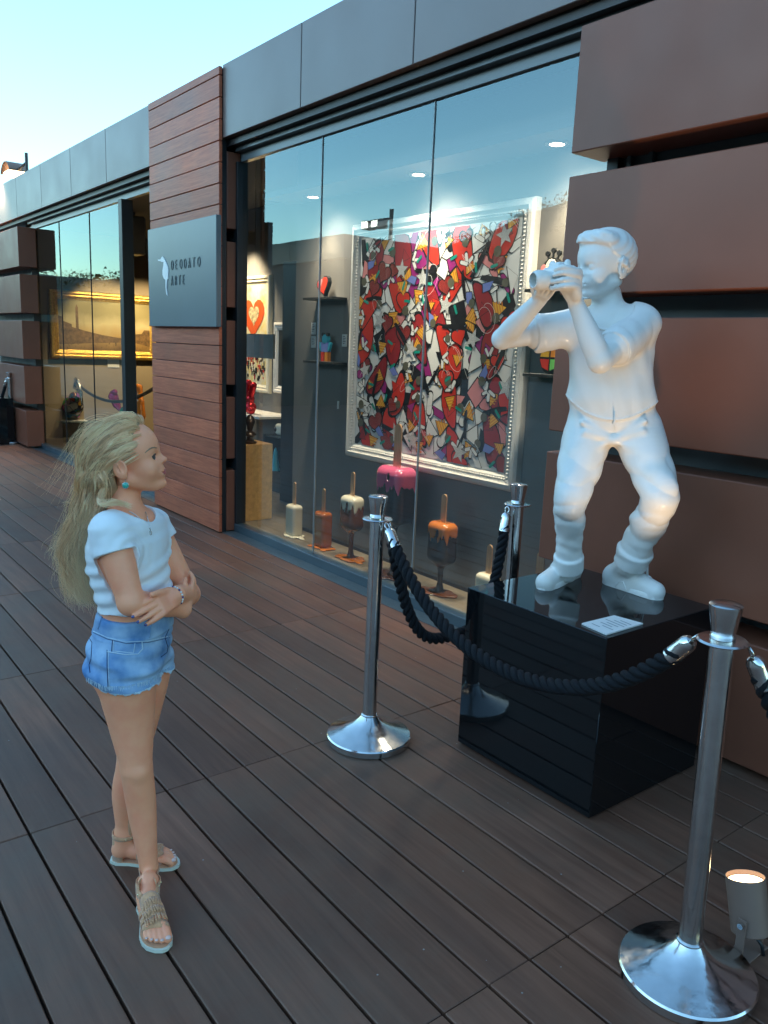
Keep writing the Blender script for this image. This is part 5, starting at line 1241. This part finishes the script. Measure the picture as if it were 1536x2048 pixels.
    # nails
    for tp, dv in tips[:4]:
        n_ = nrm(T*.8+Z1*.35-dv*np.dot(T, dv)); m = SDF(); m.ell(tp+n_*.0042+dv*.003, (.0055, .0042, .0024), axes(dv, n_), .001); own(sdf_obj('fingernail', m.mesh(.0012, pad=.006), M['nail'], None, 0))
    for tl_, P_ in ((toesR, 0), (toesL, 1)):
        for tp, rr, F_ in tl_: m = SDF(); m.ell(tp+F_*rr*.45+Z1*rr*.72, (rr*.62, rr*.66, rr*.32), [F_, np.cross(Z1, F_), Z1], .001); own(sdf_obj('toenail', m.mesh(.0014, pad=.006), M['toenail'], None, 0))
    # --- crop top
    c = SDF(); c.ell(cc, (.086, .115, .10), [tf, tl, nrm(Z1-tf*.12)], .05); c.ell(mc, (.080, .108, .10), [tf, tl, Z1], .06); c.ell(wc, (.078, .106, .09), [tf, tl, Z1], .06)
    c.cone(shR*.75+shL*.25, shL*.75+shR*.25, .048, .045, .05)
    sR = nrm(elR-shR); sL = nrm(elL-shL)
    c.cone(shR, shR+sR*.075, .048, .0495, .02); c.cone(shL, shL+sL*.06, .043, .044, .02)
    hemA = G(205, 1224, .1); hemB = G(252, 1230, -.1); hemC = G(330, 1205, -.05)
    zb = hemB[2]-.001; neck = nb+Z1*.0; 
    def clip(P):
        lat = (P-base)@Rt; d = zb+.004*np.sin(lat*70)-.06*np.clip((lat-(hemB-base)@Rt), -.2, .2)*-.9-P[:, 2]
        nd = .071-np.linalg.norm((P-(nb+tf*.016+Z1*.030))*np.array([1, 1, .80]), axis=1)
        arm = np.maximum((P-(shR+sR*.062))@sR, .030-np.maximum(np.linalg.norm(np.cross(P-shR, sR), axis=1)*0+.03, 0))
        # sleeve ends: only near the arm axes
        da = (P-(shR+sR*.060))@sR+.25*((P-shR)@T-.0); na = np.linalg.norm(np.cross(P-shR, sR), axis=1); out = (P-shR)@(-tl)
        aR = np.where((na < .062) & (out > -.012), (P-(shR+sR*.060))@sR, -1)
        nl = np.linalg.norm(np.cross(P-shL, sL), axis=1); aL = np.where((nl < .055) & ((P-shL)@tl > -.01), (P-(shL+sL*.05))@sL, -1)
        return np.maximum.reduce([d, nd, aR, aL])
    def disp(P):
        z = P[:, 2]; l = (P-base)@Rt; dd = (P-base)@W
        o = .0026*snoise(P*np.array([.5, .5, 1.7]), 60, 4)
        m_ = np.clip((cc[2]-.01-z)/.05, 0, 1)
        o += m_*.0030*np.sin(z*150-l*45+1.5*snoise(P, 14, 6)); 
        q = np.linalg.norm(P-(shR+sR*.06-T*.0+tf*.045), axis=1); o += .002*np.sin(q*230)*np.exp(-(q/.07)**2)
        return o
    own(sdf_obj('crop_top', c.mesh(.0026, grow=.0075, disp=disp, clip=clip, pad=.02), M['shirt'], None, 4))
    # --- denim shorts
    den = bpy.data.materials.new('blue_denim'); den.use_nodes = True; q = den.node_tree; pb = q.nodes['Principled BSDF']; L = q.links.new
    tc = q.nodes.new('ShaderNodeTexCoord'); n1 = q.nodes.new('ShaderNodeTexNoise'); n1.inputs['Scale'].default_value = 14; n1.inputs['Detail'].default_value = 5; L(tc.outputs['Object'], n1.inputs[0])
    cr = q.nodes.new('ShaderNodeValToRGB'); cr.color_ramp.elements[0].position = .34; cr.color_ramp.elements[0].color = (.075, .20, .42, 1); cr.color_ramp.elements[1].position = .66; cr.color_ramp.elements[1].color = (.34, .50, .68, 1); L(n1.outputs[0], cr.inputs[0]); L(cr.outputs[0], pb.inputs['Base Color'])
    n2 = q.nodes.new('ShaderNodeTexNoise'); n2.inputs['Scale'].default_value = 700; L(tc.outputs['Object'], n2.inputs[0]); bp = q.nodes.new('ShaderNodeBump'); bp.inputs['Strength'].default_value = .3; bp.inputs['Distance'].default_value = .002; L(n2.outputs[0], bp.inputs['Height']); L(bp.outputs[0], pb.inputs['Normal']); pb.inputs['Roughness'].default_value = .85
    lt = mat('pale_denim', (.52, .66, .76), .9, bump=.4, bscale=400)
    c = SDF(); c.ell(pc, (.098, .128, .10), [pf_, pl, Z1], .05); c.ell(G(240, 1318, .0), (.078, .112, .075), [pf_, pl, Z1], .04); c.ell(wc, (.078, .106, .09), [tf, tl, Z1], .06)
    kR = hipR*.5+knR*.5; kL = hipL*.5+knL*.5
    c.cone(hipR+Z1*.02, hipR*.55+kR*.45, .088, .080, .03); c.cone(hipL+Z1*.02, hipL*.6+kL*.4, .080, .074, .03)
    zt0 = G(258, 1250, -.1)[2]; hb = G(210, 1378, -.1); hf2 = G(305, 1362, -.08); hF = G(348, 1335, 0.05)
    def clip(P):
        l = (P-base)@Rt; d = (P-base)@W
        top = P[:, 2]-(zt0+.008+.06*np.clip(((hb-base)@Rt+.03-l), -.3, .3)*-.0+.085*np.clip(((hemB-base)@Rt-l), 0, .1))
        lh = (hb-base)@Rt; rh = (hF-base)@Rt; u = np.clip((l-lh)/(rh-lh), -.3, 1.2)
        zz = np.interp(u, [-.3, 0, .35, .68, 1.0, 1.2], [hb[2]+.02, hb[2], hb[2]-.004, hf2[2], hF[2], hF[2]+.01])
        return np.maximum(top, zz-P[:, 2]+.0025*np.sin(l*210)+.0018*np.sin(l*507))
    def disp(P):
        z = P[:, 2]; l = (P-base)@Rt
        o = .0042*snoise(P*np.array([.6, .6, 2.0]), 52, 14)+.0042*np.sin(z*105+l*35+2*snoise(P, 11, 7))*np.clip((zt0-.07-z)/.03, 0, 1)
        o += -.0025*np.exp(-((z-(zt0-.045))/.0045)**2)*0+np.where(z > zt0-.045, -.0022, 0)      # waistband is proud
        return o
    sh = own(sdf_obj('denim_shorts', c.mesh(.0030, grow=.008, disp=disp, clip=clip, pad=.02), [den, lt], None, 1))
    lh = (hb-base)@Rt; rh = (hF-base)@Rt
    def fm(C):
        l = (C-base)@Rt; u = np.clip((l-lh)/(rh-lh), -.3, 1.2); zz = np.interp(u, [-.3, 0, .35, .68, 1.0, 1.2], [hb[2]+.02, hb[2], hb[2]-.004, hf2[2], hF[2], hF[2]+.01]); return (C[:, 2] < zz+.006).astype(int)
    facemat(sh, fm)
    # surface tracing on the shorts for seams, pockets, loops
    from mathutils.bvhtree import BVHTree
    me = sh.data; bv = BVHTree.FromPolygons([v.co.copy() for v in me.vertices], [tuple(p.vertices) for p in me.polygons])
    def hit(px, py, off=.0008):
        d = Vector(nrm(ray(px, py))); r_ = bv.ray_cast(Vector(E0), d, 6)
        if r_[0] is None: return None
        return r_[0]-d*off
    def stitch(name, pts, r=.0011, m_=None, n=7):
        out = []
        for a, b_ in zip(pts[:-1], pts[1:]):
            for u in np.linspace(0, 1, n)[:-1]: 
                h = hit(a[0]+(b_[0]-a[0])*u, a[1]+(b_[1]-a[1])*u)
                if h is not None: out.append(h)
        h = hit(*pts[-1]); out += [h] if h is not None else []
        if len(out) > 2: m = MB(); m.tube(out, r, 5); own(m.build(name, m_ or lt, None, smooth=True))
    dk = mat('dark_denim_seam', (.02, .05, .13), .9)
    stitch('seam', [(186, 1262), (214, 1275), (252, 1284), (296, 1282), (340, 1272)], .0011); stitch('seam', [(186, 1265), (214, 1278), (252, 1287), (296, 1285), (340, 1275)], .0009, dk)
    stitch('pocket_edge', [(214, 1303), (250, 1309), (276, 1308), (285, 1298), (284, 1284)], .0015); stitch('seam', [(214, 1300), (214, 1330), (216, 1374)], .0010, dk); stitch('seam', [(216.5, 1300), (216.5, 1330), (218.5, 1374)], .0009)
    stitch('pocket_edge', [(225, 1281), (223, 1303)], .0012, dk); stitch('coin_pocket', [(227, 1281), (226, 1302), (267, 1306), (270, 1286)], .0010); stitch('fly_seam', [(338, 1258), (330, 1275), (336, 1295), (334, 1305), (322, 1314)], .0013, dk)
    stitch('rear_pocket', [(178, 1275), (184, 1285), (182, 1318), (178, 1330), (180, 1345)], .0012, dk)
    stitch('belt_loop', [(301, 1250), (299, 1276)], .0030, den); stitch('belt_loop', [(204, 1232), (196, 1258)], .0030, den)
    # frayed hem threads
    m = MB(); rr = random.Random(5)
    for i in range(260):
        u = rr.random(); px = 172+178*u; 
        py = float(np.interp(u, [0, .2, .45, .72, .76, 1.0], [1360, 1379, 1379, 1366, 1360, 1332]))
        h = hit(px, py-5)
        if h is None: continue
        m.tube([h+Vector((0, 0, .002)), h+Vector((rr.uniform(-.003, .003), rr.uniform(-.003, .003), -.007-rr.random()*.006))], .0005, 3)
    tag(own(m.build('frayed_hem', lt, None, fix=False)), kind='stuff')
    # --- sandals
    for (P, d_, an, side) in ((PR, dR, anR, 1), (PL, dL, anL, -1)):
        Sd = np.cross(Z1, d_)*side; L0 = .2; h0 = P(0, 0, 0)
        Y = lambda x, y, z: h0+d_*x*L0+Sd*y*L0+Z1*(z*L0)
        ol = [(-.03, 0), (-.01, .10), (.1, .15), (.3, .13), (.5, .15), (.68, .20), (.85, .20), (.98, .165), (1.05, .09), (1.06, .02), (1.02, -.07), (.93, -.16), (.82, -.20), (.68, -.21), (.5, -.17), (.3, -.13), (.1, -.15), (-.01, -.10)]
        so = None
        for nm, sc_, z0, z1, mt in (('sole', 1.0, -.058, -.012, M['sole']), ('insole', .93, -.0115, -.004, M['suede'])):
            vs = [Y(.5+(a-.5)*sc_, b_*sc_, z0) for a, b_ in ol]+[Y(.5+(a-.5)*sc_, b_*sc_, z1) for a, b_ in ol]; n = len(ol); m = MB(); m.add(vs, [tuple(range(n)), tuple(range(2*n-1, n-1, -1))]+[(i, (i+1) % n, n+(i+1) % n, n+i) for i in range(n)])
            o = m.build(nm, mt, None, smooth='auto'); own(o)
        bme = body.data; bb = BVHTree.FromPolygons([v.co.copy() for v in bme.vertices], [tuple(p.vertices) for p in bme.polygons])
        def sec(x0, y0, x1, y1, wid, zc0, zc1, n=14, name='strap', thick=.0022):
            """band draped over the foot between two side points"""
            vs = []; 
            for e in (-.5, .5):
                for u in np.linspace(0, 1, n):
                    a = math.pi*u; x = x0+(x1-x0)*u+e*wid/L0; c_ = Y(x, 0, .12); dirv = Vector(Sd*math.cos(a)*1.0+Z1*math.sin(a)); o_ = Vector(Y(x, 0, .0))+Vector(Z1)*.016
                    far = o_+dirv*.12; r_ = bb.ray_cast(far, -dirv, .12); pnt = (r_[0]+dirv*.0018) if r_[0] is not None else o_+dirv*.035
                    vs.append(pnt)
            m = MB(); m.add(vs, [(i, i+1, n+i+1, n+i) for i in range(n-1)]); o = m.build(name, M['suede'], None, smooth=True); md = o.modifiers.new('s', 'SOLIDIFY'); md.thickness = thick; md.offset = 1; own(o); return vs, n
        sec(.78, 0, .70, 0, .020, 0, 0); v1, n1_ = sec(.60, 0, .60, 0, .022, 0, 0); sec(.47, 0, .47, 0, .016, 0, 0, name='instep')
        # heel counter
        m = MB(); vs = []; nn = 13
        for zz, rr_ in ((.0, .165), (.22, .155), (.40, .155)):
            for u in np.linspace(-1.9, 1.9, nn): vs.append(Y(.15-math.cos(u)*rr_*.95, math.sin(u)*rr_*.82, zz-.02 if zz else -.005))
        m.add(vs, [(j*nn+i, j*nn+i+1, (j+1)*nn+i+1, (j+1)*nn+i) for j in range(2) for i in range(nn-1)]); o = m.build('heel_counter', M['suede'], None, smooth=True); md = o.modifiers.new('s', 'SOLIDIFY'); md.thickness = .002; own(o)
        # ankle strap with studs
        ax = nrm(an-(Y(.2, 0, .15))); zc = an*.85+Y(.18, 0, .3)*.15; m = MB(); vs = []; nn = 28; cen = np.array(an)+Z1*.004-d_*.0
        for zz in (-.0065, .0065):
            for i in range(nn):
                a = 2*math.pi*i/nn; dirv = Vector(d_*math.cos(a)+Sd*math.sin(a)); far = Vector(cen)+Vector(Z1)*zz+dirv*.09; r_ = bb.ray_cast(far, -dirv, .09); vs.append((r_[0]+dirv*.0028) if r_[0] is not None else Vector(cen)+dirv*.03)
        m.add(vs, [(i, (i+1) % nn, nn+(i+1) % nn, nn+i) for i in range(nn)]); o = m.build('ankle_strap', M['suede'], None, smooth=True); md = o.modifiers.new('s', 'SOLIDIFY'); md.thickness = .0022; md.offset = 1; own(o)
        for i in (-3, -1, 1, 3, 5):
            k = i % nn; c_ = (Vector(vs[k])+Vector(vs[nn+k]))/2; dirv = (c_-Vector(cen)); dirv.z = 0; dirv.normalize(); s2 = SDF(); s2.ball(np.array(c_+dirv*.003), .003); own(sdf_obj('stud', s2.mesh(.0014, pad=.005), M['stud'], None, 0))
        # tongue and fringes
        def onfoot(x, y):
            o_ = Vector(Y(x, y, 1.2)); r_ = bb.ray_cast(o_, Vector((0, 0, -1)), .3); return (r_[0]+Vector((0, 0, .0045))) if r_[0] is not None and r_[0].z > Y(0, 0, 0)[2] else None
        m = MB(); rows = []
        for x in np.linspace(.30, .60, 8):
            row = [onfoot(x, y) for y in np.linspace(-.13, .13, 6)]
            if all(r_ is not None for r_ in row): rows.append(row)
        if len(rows) > 2:
            vs = [p for r_ in rows for p in r_]; m.add(vs, [(j*6+i, j*6+i+1, (j+1)*6+i+1, (j+1)*6+i) for j in range(len(rows)-1) for i in range(5)]); o = m.build('tongue', M['suede'], None, smooth=True); md = o.modifiers.new('s', 'SOLIDIFY'); md.thickness = .0022; md.offset = 1; own(o)
        for x0, ln in ((.40, .11), (.53, .10), (.66, .085)):
            for y in np.linspace(-.13, .12, 10):
                a = onfoot(x0, y); b_ = onfoot(x0+ln*.55, y*1.02); c_ = onfoot(x0+ln, y*1.05)
                if None in (a, b_, c_): continue
                m = MB(); w2 = Vector(Sd)*.0019; up = Vector((0, 0, .0035)); jit = Vector(Sd)*random.uniform(-.002, .002)
                m.add([a-w2+up*.6, a+w2+up*.6, b_+w2+up*1.2+jit, b_-w2+up*1.2+jit, c_+w2+up+jit*2, c_-w2+up+jit*2], [(0, 1, 2, 3), (3, 2, 4, 5)]); o = m.build('fringe', M['suede'], None, smooth=True, fix=False); md = o.modifiers.new('s', 'SOLIDIFY'); md.thickness = .0014; own(o)
    # --- hair: scalp mass and locks of fine strands
    hm = bpy.data.materials.new('blond_hair'); hm.use_nodes = True; q = hm.node_tree; pb = q.nodes['Principled BSDF']; at = q.nodes.new('ShaderNodeAttribute'); at.attribute_name = 'tone'; cr = q.nodes.new('ShaderNodeValToRGB'); q.links.new(at.outputs['Fac'], cr.inputs[0])
    cr.color_ramp.elements[0].color = (.48, .28, .16, 1); cr.color_ramp.elements[1].color = (1.0, .80, .50, 1); e = cr.color_ramp.elements.new(.45); e.color = (1.0, .64, .36, 1)
    q.links.new(cr.outputs[0], pb.inputs['Base Color']); pb.inputs['Roughness'].default_value = .42; pb.inputs['Specular IOR Level'].default_value = .6
    capm = mat('hair_underlayer', (.42, .27, .15), .7, var=.4, vscale=60, stretch=(1, 1, .2))
    hc = SDF(); hc.ell(HW(-.085, 0, .63), np.array((.450, .362, .392))*H, A, .01); hc.ell(HW(-.27, 0, .42), np.array((.22, .26, .34))*H, A, .03)
    hc.chain([HW(-.33, 0, .35), G(203, 985, .03), G(183, 1045, .04)], [.055, .045, .035], .03)
    def clip(P):
        x, y, z = inv(P); a = (x-(.13+.30*(z-.55)+.02*np.sin(z*30)))*H               # hairline: keep what lies behind it
        b_ = np.where(z < .57, (x-(-.20)), -1)*H; return np.maximum(a, b_)
    own(sdf_obj('scalp_hair', hc.mesh(.004, clip=clip, pad=.02), capm, None, 1))
    V = []; Fc = []; tones = []
    r = np.random.default_rng(12)
    def cat(pts, n):
        pts = np.array(pts); m_ = len(pts); P = np.vstack([2*pts[0]-pts[1], pts, 2*pts[-1]-pts[-2]]); u = np.linspace(0, m_-1-1e-6, n); i = u.astype(int); f = (u-i)[:, None]
        p0, p1, p2, p3 = P[i], P[i+1], P[i+2], P[i+3]; return .5*((2*p1)+(-p0+p2)*f+(2*p0-5*p1+4*p2-p3)*f**2+(-p0+3*p1-3*p2+p3)*f**3)
    def strand(pts, rad, tone):
        n = len(pts); tg = np.gradient(pts, axis=0); tg /= np.linalg.norm(tg, axis=1)[:, None]+1e-9; N = np.cross(tg, W); N /= np.linalg.norm(N, axis=1)[:, None]+1e-9; B = np.cross(tg, N)
        b0 = len(V)
        for i in range(n):
            rr_ = rad*(1-.75*(i/(n-1))**2)*(1 if i else .5)
            for k in range(3):
                a = 2.094*k; V.append(pts[i]+(N[i]*math.cos(a)+B[i]*math.sin(a))*rr_)
        for i in range(n-1):
            for k in range(3): q_ = (k+1) % 3; Fc.append((b0+3*i+k, b0+3*i+q_, b0+3*i+3+q_, b0+3*i+3+k)); tones.append(tone)
    def surfh(x, y, z, off=.0):                      # push a head-frame direction on to the hair cap
        c_ = np.array((-.085, 0, .63)); v = np.array((x, y, z))-c_; rr_ = np.array((.455, .37, .395))*1.012+off; return c_+v/np.linalg.norm(v/rr_)
    nl = 0
    for li in range(300):
        # root along the hairline / parting
        sidey = -1 if r.random() < .68 else 1
        u = r.random(); ang = r.uniform(-.15, 1.0)
        if li % 3 == 0: rx, ry, rz = .22+r.uniform(-.04, .03), sidey*r.uniform(0, .26), .95-.0      # front hairline
        else: rx, ry, rz = r.uniform(-.35, .22), sidey*r.uniform(.02, .36), r.uniform(.55, 1.0)
        p0 = surfh(rx, ry, rz)
        if p0[2] < .50 and p0[0] > -.15: continue
        hx = .13+.30*(p0[2]-.55)
        p0[0] = min(p0[0], hx+.03); p0 = surfh(*p0)
        if p0[0] > .13+.30*(p0[2]-.55)+.05: continue
        tt = r.uniform(-.30, -.12); vv = r.random()
        p1 = surfh(p0[0]-.20, p0[1]*1.08, p0[2]-.05, .02+.03*r.random()); p2 = surfh(min(p0[0]-.40, tt)-.06*vv, np.clip(p0[1]*1.05, -.33, .33), p0[2]-.24, .01+.05*vv)
        p3 = np.array((-.30-.36*vv+r.uniform(-.03, .03), p0[1]*(.95-.3*vv), .26+.10*vv+r.uniform(-.04, .04)))
        if sidey < 0 and p3[1] < -.1: p3[0] = min(p3[0], -.20)
        top = [HW(*p0), HW(*p1), HW(*p2), HW(*p3)]
        lenf = r.choice([1, 1, 1, .85, .7, .6]); wS = r.normal()*.032; dx = 20-44*vv+r.normal()*6
        path = [(184, 1012), (170, 1060), (158, 1110), (168, 1152), (182, 1194)]
        body_ = []
        for k, (px, py) in enumerate(path):
            f_ = k/4; body_.append(G(px+dx*(1+.25*f_)+r.normal()*3.5*(1+f_)+9*math.sin(k*2.0+li), py+r.normal()*6, .045+wS*(1-.2*f_)+r.normal()*.006))
        nk_ = max(2, int(round(5*lenf))); pts = cat(top+body_[:nk_], 26)
        nst = r.integers(15, 24); lr = r.uniform(.003, .008); bt = np.clip(r.normal(.55, .27), 0, 1); ph0 = r.uniform(0, 6)
        u_ = np.linspace(0, 1, 26)
        for si in range(nst):
            o1 = r.normal(size=3)*lr*.7; wav = (.002+.006*u_)[:, None]*(np.sin(u_*24+ph0+r.normal()*.35)[:, None]*Rt+np.cos(u_*21+ph0)[:, None]*W*.7)
            spread_ = (.55+1.4*u_**1.5)[:, None]; P = pts+o1*spread_+wav*np.clip((u_-.25)*2, 0, 1)[:, None]+np.outer(u_**3, r.normal(size=3)*.012)
            strand(P, r.uniform(.00045, .0008), float(np.clip(bt+r.normal()*.10+.08*r.random(), 0, 1)))
    # fly-aways and the wisp blown to the left
    for i in range(85):
        rx, ry, rz = r.uniform(-.45, .0), r.uniform(-.35, .3), r.uniform(.6, 1.0); p0 = surfh(rx, ry, rz); 
        if i % 3: pts = cat([HW(*p0), HW(*(surfh(p0[0]-.15, p0[1], p0[2]+.02, .08))), HW(*(surfh(p0[0]-.35, p0[1], p0[2]-.1, .10+.1*r.random()))), HW(p0[0]-.60+r.normal()*.08, p0[1], p0[2]-.5+r.normal()*.1)], 14)
        else: pts = cat([HW(*p0), HW(*surfh(p0[0]-.1, p0[1], p0[2], .05)), HW(*surfh(p0[0]-.2, p0[1], p0[2]-.02, .10))], 8)
        strand(pts+r.normal(size=3)*.002, .0004, r.uniform(.6, 1))
    for base_px, n_, tgt in (((168, 1062), 16, (122, 1072)), ((160, 1000), 16, (122, 1008)), ((168, 1105), 18, (118, 1120)), ((172, 1060), 12, (112, 1082)), ((175, 1150), 18, (140, 1185)), ((165, 950), 14, (135, 985)), ((190, 1165), 14, (195, 1200))):
        for i in range(n_):
            a = G(base_px[0]+r.normal()*5, base_px[1]-25+r.normal()*6, .03); m_ = G(base_px[0]-8+r.normal()*4, base_px[1]+r.normal()*5, .03); e_ = G(tgt[0]+abs(r.normal())*14, tgt[1]+r.normal()*5, .03+r.normal()*.01); strand(cat([a, m_, (m_+e_)/2+Z1*r.normal()*.006, e_], 12), .0006, r.uniform(.5, 1))
    # lock lying forward over the near shoulder
    for i in range(46):
        off = r.normal(size=3)*np.array([.0035, .0035, .004]); P = [G(212+r.normal()*2, 970, -.03), G(200+r.normal()*2, 995, -.075), G(205+r.normal()*2, 1008+r.normal()*2, -.105), G(228, 1006+r.normal()*2, -.095), G(246, 1008+r.normal()*1.5, -.075), G(262, 1013+r.normal()*1.5, -.070)]
        strand(cat(P, 18)+off, r.uniform(.0006, .001), float(np.clip(r.normal(.62, .2), 0, 1)))
    # swept hair in front of and over the ear top
    for i in range(380):
        z0 = r.uniform(.60, .84); x0 = .10+.30*(z0-.55)+r.uniform(-.02, .02); p0 = surfh(x0, -.36, z0); p0[1] = -abs(p0[1])
        P = [HW(*p0), HW(*surfh(p0[0]-.10, p0[1]*1.02, p0[2]+.01, .012)), HW(*surfh(p0[0]-.24, p0[1]*1.05, p0[2]-.02, .02)), HW(*surfh(-.26+r.normal()*.03, -.34, .56+.25*(z0-.6), .02)), HW(-.38+r.normal()*.05, -.27, .30), G(200+r.normal()*6, 1000, .0), G(180+r.normal()*10, 1050+r.normal()*15, .02)]
        strand(cat(P, 20)+r.normal(size=3)*.0015, r.uniform(.00045, .0008), float(np.clip(.55+.3*math.sin(z0*60)+r.normal()*.1, 0, 1)))
    V = np.array(V, np.float32); me = bpy.data.meshes.new('hair'); me.vertices.add(len(V)); me.vertices.foreach_set('co', V.ravel()); n = len(Fc); F_ = np.array(Fc, np.int32)
    me.loops.add(n*4); me.loops.foreach_set('vertex_index', F_.ravel()); me.polygons.add(n); me.polygons.foreach_set('loop_start', np.arange(n, dtype=np.int32)*4); me.polygons.foreach_set('loop_total', np.full(n, 4, np.int32)); me.polygons.foreach_set('use_smooth', np.ones(n, bool))
    me.materials.append(hm); me.update(calc_edges=True); a = me.attributes.new('tone', 'FLOAT', 'FACE'); a.data.foreach_set('value', np.array(tones, np.float32)); 
    tag(own(link_mesh('hair_strands', me)), kind='stuff')
    print('hair faces', n)
build_girl()
